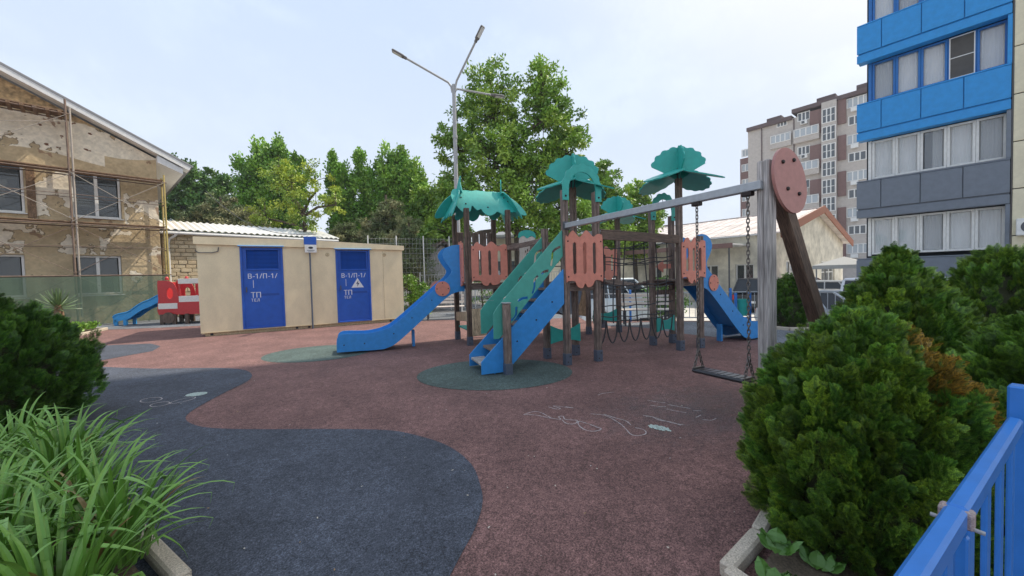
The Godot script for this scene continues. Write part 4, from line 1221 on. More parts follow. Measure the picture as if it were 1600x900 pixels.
func leaf_roof(t: Node3D) -> void:
	# two leaf boards leaning on a ridge, two end leaves and pointed ears
	var front := [[-0.62, 0.06], [-0.3, 0.0], [-0.1, 0.05], [0.1, 0.02], [0.35, 0.04], [0.52, 0.0], [0.72, -0.12], [0.88, -0.3], [1.0, -0.54], [1.02, -0.7], [0.86, -0.68], [0.72, -0.60], [0.66, -0.63], [0.53, -0.54], [0.53, -0.70], [0.44, -0.74], [0.3, -0.62], [0.2, -0.70], [0.06, -0.76], [-0.05, -0.68], [-0.1, -0.56], [-0.2, -0.6], [-0.3, -0.46], [-0.36, -0.62], [-0.48, -0.70], [-0.6, -0.62], [-0.72, -0.36], [-0.74, -0.12]]
	for s in [1, -1]:
		var b := MB.new()
		b.prism(smooth(front, 3), -0.011, 0.011)
		var tilt := Basis(Vector3.RIGHT, -0.60)
		var xf := Transform3D(tilt, Vector3(-0.45, 3.58, -3.17))
		if s < 0: xf = Transform3D(Basis(Vector3.UP, PI), Vector3(-0.45 * 2, 0, -3.2 * 2)) * Transform3D(tilt, Vector3(-0.45, 3.58, -3.17)) 
		var o := build("roof_leaf", b, M.teal, t, xf)
		bolts(o, [[-0.58, -0.1], [-0.52, -0.22], [-0.44, -0.42], [0.56, -0.16], [0.64, -0.28], [0.76, -0.46], [0.08, -0.5]], 0.012, 0.02)
	for s in [-1, 1]:
		var e := MB.new()
		e.prism(smooth([[-0.55, -0.72], [-0.5, -0.4], [-0.3, -0.08], [0.0, 0.06], [0.3, -0.08], [0.5, -0.4], [0.55, -0.72], [0.4, -0.6], [0.28, -0.7], [0.14, -0.58], [0.0, -0.7], [-0.14, -0.58], [-0.28, -0.7], [-0.4, -0.6]], 3), -0.011, 0.011)
		var bs := Basis(Vector3.UP, s * PI / 2) * Basis(Vector3.RIGHT, -0.42)
		build("roof_end_leaf", e, M.teal, t, Transform3D(bs, Vector3(-0.45 + s * 0.56, 3.56, -3.2)))
		var h := MB.new()
		h.prism(pv([[-0.14, -0.12], [0.12, -0.16], [0.03, 0.12], [0.05, 0.26], [-0.03, 0.16]]), -0.011, 0.011)
		build("roof_ear", h, M.teal, t, Transform3D(Basis(Vector3.UP, s * 1.2), Vector3(-0.45 + s * 0.52, 3.66, -3.14)))

func stairs(t: Node3D) -> void:
	var st := pv([[-1.56, 0.03], [-1.56, 0.22], [-1.46, 0.32], [-0.07, 1.64], [-0.07, 1.06], [-1.14, 0.03]])
	var seg := [[[-1.08, 0.85], [-1.0, 0.85], [-0.94, 0.93], [-0.93, 1.05]], [[-0.90, 1.14], [-0.82, 1.18], [-0.72, 1.19]], [[-0.64, 1.25], [-0.60, 1.35], [-0.59, 1.47], [-0.53, 1.54]], [[-0.47, 1.57], [-0.40, 1.61], [-0.33, 1.62]], [[-0.28, 1.70], [-0.26, 1.81], [-0.24, 1.93], [-0.17, 1.99], [-0.09, 2.02]]]
	var bal := pv([[-1.33, 0.56], [-1.33, 0.96], [-1.26, 1.06], [-0.06, 2.30], [-0.06, 1.86], [-1.24, 0.56]])
	for b in [-0.04, 0.62]:
		var sb := MB.new()
		sb.prism(st, -0.011, 0.011)
		var so := build("stringer", sb, M.blue_p, t, Transform3D(Basis.IDENTITY, Vector3(0, 0, -b)))
		bolts(so, [[-0.95, 0.5], [-0.6, 0.82], [-0.3, 1.1]], 0.012)
		var bb := MB.new()
		bb.prism(bal, -0.011, 0.011, Transform3D.IDENTITY, squiggle_holes(seg, 0.022))
		build("balustrade", bb, M.teal_stair, t, Transform3D(Basis.IDENTITY, Vector3(0, 0, -b - 0.03 if b > 0 else -b - 0.034)))
	for k in 7:
		var f := k / 6.0
		bx("tread", Vector3(lerpf(-1.42, -0.12, f), lerpf(0.16, 1.30, f), -0.29), Vector3(0.63, 0.23, 0.045), M.wood_grey if k == 0 else M.wood, t, 0.008, Basis(Vector3(0, 0, 1), Vector3(1, 0, 0), Vector3(0, 1, 0)))
		bx("riser_board", Vector3(lerpf(-1.33, -0.03, f), lerpf(0.16, 1.30, f) - 0.09, -0.29), Vector3(0.012, 0.13, 0.63), M.blue_p, t, 0.003)
	for b in [-0.10, 0.70]:
		var nb := MB.new()
		var h := 1.12
		nb.cbox(Vector3(0, h / 2, 0), Vector3(0.115, h, 0.115), 0.02)
		var o := build("newel_post", nb, M.wood, t, Transform3D(Basis.IDENTITY, Vector3(-1.14, 0, -b)))
		bx("post_cap", Vector3(0, h + 0.008, 0), Vector3(0.122, 0.016, 0.122), M.galv, o, 0.004)
		bx("foot", Vector3(0, 0.09, 0), Vector3(0.124, 0.18, 0.124), M.foot, o, 0.004)

func make_swing_seat() -> void:
	var xf := Transform3D(Basis(Vector3.UP, deg_to_rad(22.33)), Vector3(0.92, 0, -6.55))
	var hang: Array = []
	for f in [0.775, 0.955]: hang.append(xf * Vector3(0.36 * f, 2.29, lerpf(0.05, 3.17, f)))
	var mid: Vector3 = (hang[0] + hang[1]) / 2
	var d: Vector3 = hang[1] - hang[0]
	var t := thing("swing_seat", "black rubber swing seat hanging on two rusty chains", "swing", Vector3(mid.x, 0, mid.z), rad_to_deg(-atan2(d.z, d.x)))
	var hl := d.length() / 2
	var sb := MB.new()
	sb.cbox(Vector3(0, 0.42, 0), Vector3(hl * 2 + 0.06, 0.045, 0.2), 0.018)
	var so := build("seat", sb, M.rubber, t)
	for k in 7: bx("seat_ridge", Vector3(-0.21 + 0.07 * k, 0.4435, 0), Vector3(0.03, 0.006, 0.15), M.rubber, so, 0.002)
	# one link mesh, alternately turned
	var lk := MB.new()
	var pts: Array = []
	for i in 13:
		var a := TAU * i / 12.0
		pts.append(Vector3(cos(a) * 0.013, sin(a) * 0.013 + (0.013 if sin(a) > 0.01 else (-0.013 if sin(a) < -0.01 else 0.0)), 0))
	lk.tube(pts, 0.0055, 5, false)
	var lm := lk.mesh()
	for s in [-1, 1]:
		var ch := Node3D.new()
		ch.name = "chain"
		t.add_child(ch, true)
		var y := 2.28
		var k := 0
		while y > 0.66:
			put("link", lm, M.chain, ch, Transform3D(Basis(Vector3.UP, (PI / 2 if k % 2 else 0.0) + 0.3 * s), Vector3(s * hl, y, 0)))
			y -= 0.040
			k += 1
		# the lowest part splits to the two edges of the seat
		for e in [-1, 1]:
			var a := Vector3(s * hl, y + 0.02, 0)
			var b := Vector3(s * hl, 0.45, e * 0.075)
			var n := int(a.distance_to(b) / 0.04) + 1
			for j in n:
				put("link", lm, M.chain, ch, Transform3D(Basis(Vector3.RIGHT, e * -0.35) * Basis(Vector3.UP, PI / 2 if j % 2 else 0.0), a.lerp(b, (j + 0.5) / n)))
		bx("seat_bracket", Vector3(s * hl, 0.45, 0), Vector3(0.03, 0.012, 0.19), M.chain, t, 0.003)

func make_lamp() -> void:
	var t := thing("street_lamp", "tall grey steel street lamp with three lamp arms before the leafy tree", "street lamp", Vector3(-2.13, 0, -15.5))
	var pb := MB.new()
	pb.tube([Vector3(0, 0, 0), Vector3(0, 4.3, 0), Vector3(0, 4.32, 0), Vector3(0.03, 9.2, 0)], [0.12, 0.11, 0.085, 0.075], 14)
	build("pole", pb, M.galv, t)
	bx("base_flange", Vector3(0, 0.02, 0), Vector3(0.36, 0.04, 0.36), M.galv, t)
	rod("collar", Vector3(0.02, 7.1, 0), Vector3(0.02, 7.2, 0), 0.1, M.galv, t, 12)
	for a in [[Vector3(-1.8, 0.88, 0.4), 0.5], [Vector3(1.0, 1.22, 0.8), 0.9], [Vector3(1.5, -0.02, -0.7), 0.15]]:
		var e: Vector3 = a[0]
		var p0 := Vector3(0.03, 8.9, 0) + Vector3(e.x, 0, e.z).normalized() * 0.07
		var pts: Array = [p0, p0 + Vector3(0, 0.2, 0) + e * 0.02, p0 + Vector3(0, 0.3, 0) + e * 0.08, Vector3(0.03, 9.2, 0) + e]
		if e.y < 0.2: pts = [p0 + Vector3(0, 0.1, 0), p0 + Vector3(0, 0.16, 0) + e * 0.05, Vector3(0.03, 9.1, 0) + e]
		var ab := MB.new()
		ab.tube(pts, 0.04, 10)
		build("arm", ab, M.galv, t)
		var d := (Vector3(pts[pts.size() - 1]) - Vector3(pts[pts.size() - 2])).normalized()
		var tip: Vector3 = pts[pts.size() - 1]
		var x := d.cross(Vector3.UP).normalized()
		var hb := MB.new()
		hb.cbox(Vector3(0, 0.28, 0), Vector3(0.2, 0.5, 0.09), 0.03)
		hb.cbox(Vector3(0, 0.02, 0), Vector3(0.1, 0.2, 0.1), 0.02)
		var head := build("lamp_head", hb, M.lamp_head, t, Transform3D(Basis(x, d, x.cross(d)), tip))
		var up := x.cross(d)
		bx("lens", Vector3(0, 0.3, 0.047 if up.y < 0 else -0.047), Vector3(0.15, 0.36, 0.006), M.lamp_clear, head, 0.002)

# ---------- buildings on the right; local x runs along the facade, z out of it ----------
func make_blue_building() -> void:
	var t := thing("apartment_building", "tall apartment building with blue and dark grey loggia bands and cream wall", "building", Vector3(14.35, 0, -16), -51.3)
	# loggia tower: bands stand proud of the windows
	bx("loggia_core", Vector3(2.05, 18.5, -1.55), Vector3(3.75, 37, 1.2), M.joint, t, 0.01)
	var k := 0
	for base in range(-1, 11):
		var y0 := 0.4 + 3.14 * base          # lower edge of a band
		var hb := 1.53                       # height of the band
		var blue := base >= 2
		var m: Material = M.clad_blue if blue else M.clad_grey
		if base == -1: y0 = -0.62; hb = 2.52
		elif base == 0: continue
		var ys := y0
		# cladding panels of the band, 25 mm joints between them
		var xs := [0.0, 0.74, 1.82, 2.86, 3.9]
		if base == -1: ys = -0.62
		for i in 4:
			var w: float = xs[i + 1] - xs[i]
			bx("cladding_panel", Vector3((xs[i] + xs[i + 1]) / 2, ys + (hb - 0.42) / 2 + 0.36, -0.01), Vector3(w - 0.022, hb - 0.45, 0.05), m, t, 0.008)
		bx("band_lower_strip", Vector3(1.95, ys + 0.165, -0.02), Vector3(3.88, 0.31, 0.05), m, t, 0.008)
		bx("band_top_strip", Vector3(1.95, ys + hb - 0.035, -0.02), Vector3(3.88, 0.05, 0.05), m, t, 0.008)
		bx("band_back", Vector3(1.96, ys + hb / 2, -0.22), Vector3(3.84, hb - 0.03, 0.34), m, t, 0.008)
		# windows over the band
		if base > 9: continue
		var wy0 := ys + hb
		if base == -1: wy0 = 1.98
		var wy1 := 0.4 + 3.14 * (base + 1)
		if base == -1: wy1 = 3.54
		var fmat: Material = M.clad_blue_d if base >= 2 else M.white
		var hgt := wy1 - wy0
		var cy := (wy0 + wy1) / 2
		for i in 5:
			var wx := 0.42 + 0.68 * i
			var wn := window(t, Vector3(wx + 0.34, cy + 0.02, -0.42), 0.675, hgt - 0.08, 1, fmat, M.glass_clear, {"frame": 0.075 if base < 2 else 0.07, "depth": 0.1})
			if base == 2 and i == 3:
				var fb := MB.new()
				for s in [-1, 1]: fb.cbox(Vector3(s * 0.29, 0, 0.06), Vector3(0.03, hgt - 0.14, 0.03), 0.004)
				for yy in [-0.5, 0.0, 0.5]: fb.cbox(Vector3(0, yy * (hgt - 0.16), 0.06), Vector3(0.55, 0.03, 0.03), 0.004)
				build("fly_screen_frame", fb, M.white, wn)
				bx("fly_screen", Vector3(0, 0, 0.05), Vector3(0.55, hgt - 0.2, 0.004), M.room, wn, 0.001)
			# curtain, gathered in folds
			var cm: Material = M.curtain if (i * 7 + base * 3 + 30) % 5 != 1 else M.curtain_g
			var cu := MB.new()
			for j in 20:
				var xa := -0.3 + 0.6 * j / 20.0
				var xb := -0.3 + 0.6 * (j + 1) / 20.0
				var za := -0.14 + 0.006 * sin(j * 1.9 + i)
				var zb := -0.14 + 0.006 * sin((j + 1) * 1.9 + i)
				cu.quad(Vector3(xa, -hgt / 2 + 0.06, za), Vector3(xb, -hgt / 2 + 0.06, zb), Vector3(xb, hgt / 2 - 0.06, zb), Vector3(xa, hgt / 2 - 0.06, za))
			if not (base == 1 and i == 2): build("curtain", cu, cm, wn)
			else: build("curtain", cu, M.curtain_g, wn, Transform3D(Basis.from_scale(Vector3(0.5, 1, 1)), Vector3(0.12, 0, 0)))
		bx("side_cheek", Vector3(0.36, cy, -0.42), Vector3(0.1, hgt, 0.14), fmat, t, 0.006)
		bx("side_cheek", Vector3(3.85, cy, -0.2), Vector3(0.1, hgt, 0.34), m if base != 1 else M.clad_grey, t, 0.006)
		k += 1
	# cream main body of large panels
	bx("main_body", Vector3(9.98, 18.5, -4.4), Vector3(12, 37, 8.6), M.joint, t, 0.01)
	for col in 3:
		for row in 14:
			var x0 := 3.93 + 4.0 * col
			bx("facade_panel", Vector3(x0 + 2.0, 0.12 + 1.56 * row, -0.05), Vector3(3.97, 1.53, 0.06), M.cream, t, 0.01)
	bx("plain_wall", Vector3(9.95, 29.5, -0.05), Vector3(12.0, 15.0, 0.06), M.cream, t, 0.01)
	var ac := bx("air_conditioner", Vector3(4.42, 2.72, 0.14), Vector3(0.8, 0.55, 0.3), M.white, t, 0.02)
	var fan := MB.new()
	fan.prism(oval(-0.1, 0, 0.21, 0.21, 24), 0.151, 0.156)
	build("fan_grille", fan, M.steel_d, ac)

func make_house() -> void:
	var t := thing("gabled_house", "low cream plastered house with pale metal roof and brown gable boards", "house", Vector3(16.3, -0.62, -24), 38.7)
	# local x along the gable (18.2 m), -z is the long side running back
	var b := MB.new()
	var wins := [rect(2.6, 0.9, 5.8, 2.75), rect(11.1, 0.9, 15.2, 2.72)]
	b.prism(pv([[0, 0], [18.2, 0], [18.2, 4.45], [9.1, 6.6], [0, 4.45]]), -0.4, 0.0, Transform3D.IDENTITY, wins)
	build("gable_wall", b, M.house, t)
	for w in [[4.2, 1.825, 3.2, 1.85], [13.15, 1.81, 4.1, 1.82]]:
		var ww := window(t, Vector3(w[0], w[1], -0.15), w[2], w[3], 3, M.white, M.glass, {"frame": 0.1, "depth": 0.1, "rows": 2})
		bx("curtain", Vector3(0, 0, -0.2), Vector3(w[2] * 0.8, w[3] - 0.1, 0.02), M.curtain_g, ww, 0.004)
		bx("sill", Vector3(0, -w[3] / 2 - 0.05, 0.16), Vector3(w[2] + 0.3, 0.06, 0.3), M.fascia, ww, 0.01)
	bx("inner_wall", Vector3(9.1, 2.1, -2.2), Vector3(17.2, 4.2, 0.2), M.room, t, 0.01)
	# long side
	var lx := Transform3D(Basis(Vector3.UP, -PI / 2), Vector3(0, 0, -34))
	var lb := MB.new()
	var holes: Array = []
	var lw: Array = []
	for x in [32.4, 30.2, 26.0, 22.0, 18.0, 12.0]:
		holes.append(rect(x - 0.55, 0.85, x + 0.55, 2.55)); lw.append(x)
	lb.prism(rect(0, 0, 33.6, 4.4), -0.4, 0.0, Transform3D.IDENTITY, holes)
	build("long_wall", lb, M.house, t, lx)
	for x in lw:
		var wl := window(t, Vector3(x, 1.7, -0.15), 1.1, 1.7, 2, M.white, M.glass, {"frame": 0.08, "depth": 0.1})
		wl.transform = lx * wl.transform
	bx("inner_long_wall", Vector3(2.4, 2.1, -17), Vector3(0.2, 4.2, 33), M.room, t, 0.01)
	# roof slopes with standing seams
	var ang := atan2(2.15, 9.1)
	for s in [-1, 1]:
		var bs := Basis(Vector3(0, 0, 1), -s * ang)
		var c := Vector3(9.1 + s * 4.85, 6.68 - 4.85 * 0.2363, -17.0)
		var rf := bx("roof_slope", c, Vector3(10.0, 0.08, 35.2), M.roof_pale, t, 0.01, bs)
		for k in 40:
			bx("roof_seam", Vector3(0, 0.055, -17.2 + 0.88 * k), Vector3(9.98, 0.04, 0.05), M.roof_pale, rf, 0.006)
		bx("gable_board", Vector3(9.1 + s * 4.8, 6.6 - 4.8 * 0.2363, 0.62), Vector3(9.95, 0.55, 0.08), M.trim, t, 0.01, bs)
	bx("soffit_board", Vector3(-0.35, 4.36, -17.0), Vector3(0.7, 0.05, 34.5), M.fascia, t, 0.01)
	bx("ridge_cap", Vector3(9.1, 6.74, -17.0), Vector3(0.4, 0.08, 35.0), M.roof_pale, t, 0.01)
	# canopy along the long side
	bx("canopy", Vector3(-1.4, 3.75, -6.5), Vector3(2.6, 0.1, 10.5), M.fascia, t, 0.01)
	bx("canopy_fascia", Vector3(-2.72, 3.68, -6.5), Vector3(0.06, 0.3, 10.5), M.block_b, t, 0.01)
	for z in [-1.5, -6.5, -11.5]: rod("canopy_post", Vector3(-2.6, 0, z), Vector3(-2.6, 3.7, z), 0.05, M.steel_d, t)
	# roof aerial
	rod("aerial", Vector3(3.0, 5.6, -9), Vector3(3.0, 8.6, -9), 0.03, M.steel_d, t, 6)
	for y in [7.4, 7.9]: rod("aerial_bar", Vector3(2.2, y, -9), Vector3(3.8, y, -9), 0.02, M.steel_d, t, 6)

func make_tower_block() -> void:
	var t := thing("tower_block", "ten-storey beige and brown apartment block in the distance behind the gabled house", "building", Vector3(52.9, -0.62, -69), -51.3)
	bx("wall", Vector3(1.0, 14.7, -6), Vector3(20.6, 29.4, 12), M.block, t, 0.02)
	bx("wall", Vector3(18.0, 15.3, -6.05), Vector3(13.4, 30.6, 12), M.block, t, 0.02)
	bx("brown_wing", Vector3(-10.4, 12.4, -7.5), Vector3(2.2, 24.8, 11), M.block_b, t, 0.02)
	for c in [[-9.4, -2.0, 29.4], [-2.0, 11.2, 30.4]]:
		bx("cornice", Vector3((c[0] + c[1]) / 2, c[2] + 0.1, -5.9), Vector3(c[1] - c[0], 0.7, 12.8), M.cornice, t, 0.03)
	for c in [[-5.2, 30.4, 2.4], [2.6, 31.4, 2.6], [7.8, 31.6, 2.4]]:
		bx("roof_box", Vector3(c[0], c[1], -2.5), Vector3(c[2], 1.1, 3.0), M.cornice, t, 0.03)
	for x in [-6.9, -1.75]: bx("downpipe", Vector3(x, 14.7, 0.08), Vector3(0.16, 29, 0.12), M.cornice, t, 0.02)
	for x in [0.62, 4.42]:
		var w := 1.75 if x < 1 else 1.1
		for k in 5:
			bx("brown_panel", Vector3(x + w / 2, 3.0 + 6.0 * k + (0.6 if x < 1 else 1.2), 0.1), Vector3(w, 4.1, 0.3), M.block_b, t, 0.02)
	bx("stair_bay", Vector3(3.35, 15.2, 0.25), Vector3(2.0, 30.4, 0.9), M.block, t, 0.02)
	var pale: Material = M.pane_pale
	for k in 9:
		window(t, Vector3(3.35, 2.6 + 3.0 * k + 1.4, 0.72), 1.9, 2.45, 3, M.white, M.pane_far, {"frame": 0.12, "depth": 0.12, "rows": 2})
	for k in 9:
		var y := 6.2 + 3.0 * k - 2.4
		var small := k % 2 == 0
		if small: window(t, Vector3(-0.3, y + 1.4, 0.02), 1.85, 1.5, 3, M.white, M.pane_far, {"frame": 0.12, "depth": 0.12})
		else:
			bx("balcony_band", Vector3(0.15, y + 0.9, 0.28), Vector3(3.7, 2.2, 0.6), M.block, t, 0.02)
			window(t, Vector3(0.15, y + 1.5, 0.6), 3.6, 1.5, 4, M.white, pale, {"frame": 0.12, "depth": 0.12})
		if small:
			var ac := bx("air_conditioner", Vector3(-0.2, y + 0.25, 0.25), Vector3(0.95, 0.65, 0.45), M.white, t, 0.04)
			bx("fan_grille", Vector3(-0.1, 0, 0.23), Vector3(0.45, 0.45, 0.02), M.steel_d, ac, 0.1)
		if k % 2 == 0: window(t, Vector3(-3.6, y + 1.4, 0.02), 1.7, 1.5, 3, M.white, M.pane_far, {"frame": 0.12, "depth": 0.12})
		else:
			bx("balcony_band", Vector3(-3.75, y + 0.9, 0.2), Vector3(3.3, 2.2, 0.45), M.block, t, 0.02)
			window(t, Vector3(-3.75, y + 1.5, 0.44), 3.2, 1.5, 4, M.white, pale, {"frame": 0.12, "depth": 0.12})
		if k % 2 == 1: window(t, Vector3(6.9, y + 1.5, 0.02), 2.3, 1.5, 3, M.white, M.pane_far, {"frame": 0.12, "depth": 0.12})
		else: window(t, Vector3(7.0, y + 1.4, 0.05), 2.9, 1.6, 4, M.white, pale, {"frame": 0.12, "depth": 0.12})
		if k < 8: window(t, Vector3(-10.5, y + 1.0, -1.98), 1.4, 1.5, 2, M.white, pale, {"frame": 0.12, "depth": 0.12})
		if k % 2 == 0: bx("air_conditioner", Vector3(6.6, y + 0.2, 0.25), Vector3(0.95, 0.65, 0.45), M.white, t, 0.04)

func make_far_buildings() -> void:
	var f := thing("long_low_building", "long low building with grey roof and white eave behind the far tower", "building", Vector3(-1.6, 0, -27))
	bx("wall", Vector3(3.6, 2.1, -2.5), Vector3(7.0, 4.2, 5), M.house, f, 0.02)
	bx("eave_board", Vector3(3.6, 4.35, 0.4), Vector3(7.8, 0.14, 0.08), M.fascia, f, 0.01)
	bx("roof", Vector3(3.6, 4.75, -2.2), Vector3(8.0, 0.1, 5.6), M.roof_grey, f, 0.02, Basis(Vector3.RIGHT, 0.2))
	for x in [1.2, 3.6, 6.0]: window(f, Vector3(x, 2.0, 0.03), 1.5, 1.4, 2, M.white, M.pane_far, {"frame": 0.09, "depth": 0.1})
	var h := thing("wooden_hut", "small wooden hut with a steep dark roof and white side beside the pale fence", "hut", Vector3(-3.7, 0, -20.6), 25)
	var hb := MB.new()
	hb.prism(pv([[-1.3, 0], [1.3, 0], [1.3, 2.2], [0, 3.3], [-1.3, 2.2]]), -2.2, 0.0)
	build("wall", hb, M.wood_grey, h)
	bx("white_boarding", Vector3(0.65, 1.5, 0.02), Vector3(1.0, 1.3, 0.03), M.white, h, 0.006)
	for s in [-1, 1]: bx("roof_slope", Vector3(s * 0.78, 2.84, -1.0), Vector3(2.1, 0.07, 2.9), M.wood_dark, h, 0.01, Basis(Vector3(0, 0, 1), -s * 0.70))
	var d := thing("distant_high_rise", "pale high-rise just showing over the trees right of the poplars", "building", Vector3(-31, -0.62, -125))
	bx("wall", Vector3(0, 17.5, 0), Vector3(6.5, 35, 6.5), M.block, d, 0.05)
	for k in 8:
		for s in [-1, 1]: bx("window", Vector3(s * 1.6, 12.5 + 2.8 * k, 3.27), Vector3(1.5, 1.4, 0.06), M.pane_pale, d, 0.02)
	var c := thing("chimney_roof_building", "flat roofed building with chimneys showing above the pale metal roof", "building", Vector3(27, -0.62, -62), -20)
	bx("wall", Vector3(0, 4.2, 0), Vector3(14, 8.4, 6), M.block_b, c, 0.05)
	for x in [-4, -1.5, 3, 5]: bx("chimney", Vector3(x, 8.9, 1), Vector3(1.4, 1.4, 1.4), M.cornice, c, 0.05)

# ---------- vegetation ----------
func rdir() -> Vector3:
	var z := rng.randf_range(-1, 1)
	var a := rng.randf() * TAU
	var r := sqrt(1 - z * z)
	return Vector3(r * cos(a), z, r * sin(a))
func leaf_quad(b: MB, p: Vector3, axis: Vector3, side: Vector3, l: float, w: float) -> void:
	b.quad(p, p + axis * l * 0.5 - side * w, p + axis * l, p + axis * l * 0.5 + side * w)
func tree(nm: String, label: String, at: Vector3, trunk_top: float, tr: float, lobes: Array, clumps: int, per: int, ls: float, cols: Array, o := {}) -> Node3D:
	# lobes: [x, y, z, rx, ry, rz] relative to the foot; leaf clumps hang on limbs that reach into each lobe
	var t := thing(nm, label, "tree", at, 0.0, o.get("group", "trees behind the playground"))
	var tb := MB.new()
	var top := Vector3(o.get("lean", 0.0), trunk_top, 0)
	var fork := top * 0.45
	tb.tube([Vector3.ZERO, fork * 0.5 + Vector3(0.03, 0, 0), fork, top], [tr * 1.25, tr, tr * 0.85, tr * 0.35], 8)
	build("trunk", tb, M.bark, t)
	var lb := MB.new()
	var cr := MB.new()
	cr.use_col = true
	var vol := 0.0
	for l in lobes: vol += pow(l[3] * l[4] * l[5], 0.67)
	var spread: float = o.get("spread", 0.33)
	var flatten: float = o.get("flat", 0.75)
	var droop: float = o.get("droop", 0.0)
	var upright: float = o.get("upright", 0.0)
	for l in lobes:
		var c := Vector3(l[0], l[1], l[2])
		var r := Vector3(l[3], l[4], l[5])
		var start: Vector3 = fork.lerp(top, clampf((c.y - r.y - fork.y) / maxf(0.1, top.y - fork.y), 0.0, 0.9))
		var base := c - Vector3(0, r.y * 0.35, 0)
		var bend := start.lerp(base, 0.5) + Vector3(0, r.y * 0.15, 0) + rdir() * 0.15
		var tip := c + Vector3(0, r.y * 0.7, 0)
		lb.tube([start, bend, base, c, tip], [tr * 0.55, tr * 0.45, tr * 0.36, tr * 0.26, tr * 0.06], 6)
		var n := int(clumps * pow(l[3] * l[4] * l[5], 0.67) / vol)
		for k in n:
			var d := rdir()
			var rad := pow(rng.randf(), 0.42)
			var cc := c + d * r * rad
			# twig to the clump
			if k % 2 == 0:
				var q := base.lerp(tip, clampf((cc.y - base.y) / maxf(0.1, tip.y - base.y) - 0.12, 0, 1))
				lb.tube([q, q.lerp(cc, 0.55) + Vector3(0, 0.12, 0) * r.y * 0.3, cc], [tr * 0.16, tr * 0.1, tr * 0.04], 4, false)
			var cs := spread * rng.randf_range(0.6, 1.35) * minf(r.x, 1.9)
			var tint: Color = cols[rng.randi() % cols.size()]
			tint = tint * rng.randf_range(0.78, 1.22)
			var m := int(per * rng.randf_range(0.6, 1.4))
			for j in m:
				var g := rdir() * pow(rng.randf(), 0.5) * cs
				g.y *= flatten
				var ax := (rdir() + Vector3(0, -droop + upright, 0) + d * 0.3).normalized()
				var sd := ax.cross(rdir()).normalized()
				var f := rng.randf_range(0.8, 1.2)
				cr.col = Color(tint.r * f, tint.g * f, tint.b * f)
				leaf_quad(cr, cc + g, ax, sd, ls * rng.randf_range(0.7, 1.3), ls * o.get("width", 0.3) * rng.randf_range(0.8, 1.2))
	build("limbs", lb, M.bark, t)
	var crown := build("crown", cr, o.get("mat", M.leaf), t)
	crown.set_meta("kind", "stuff")
	return t

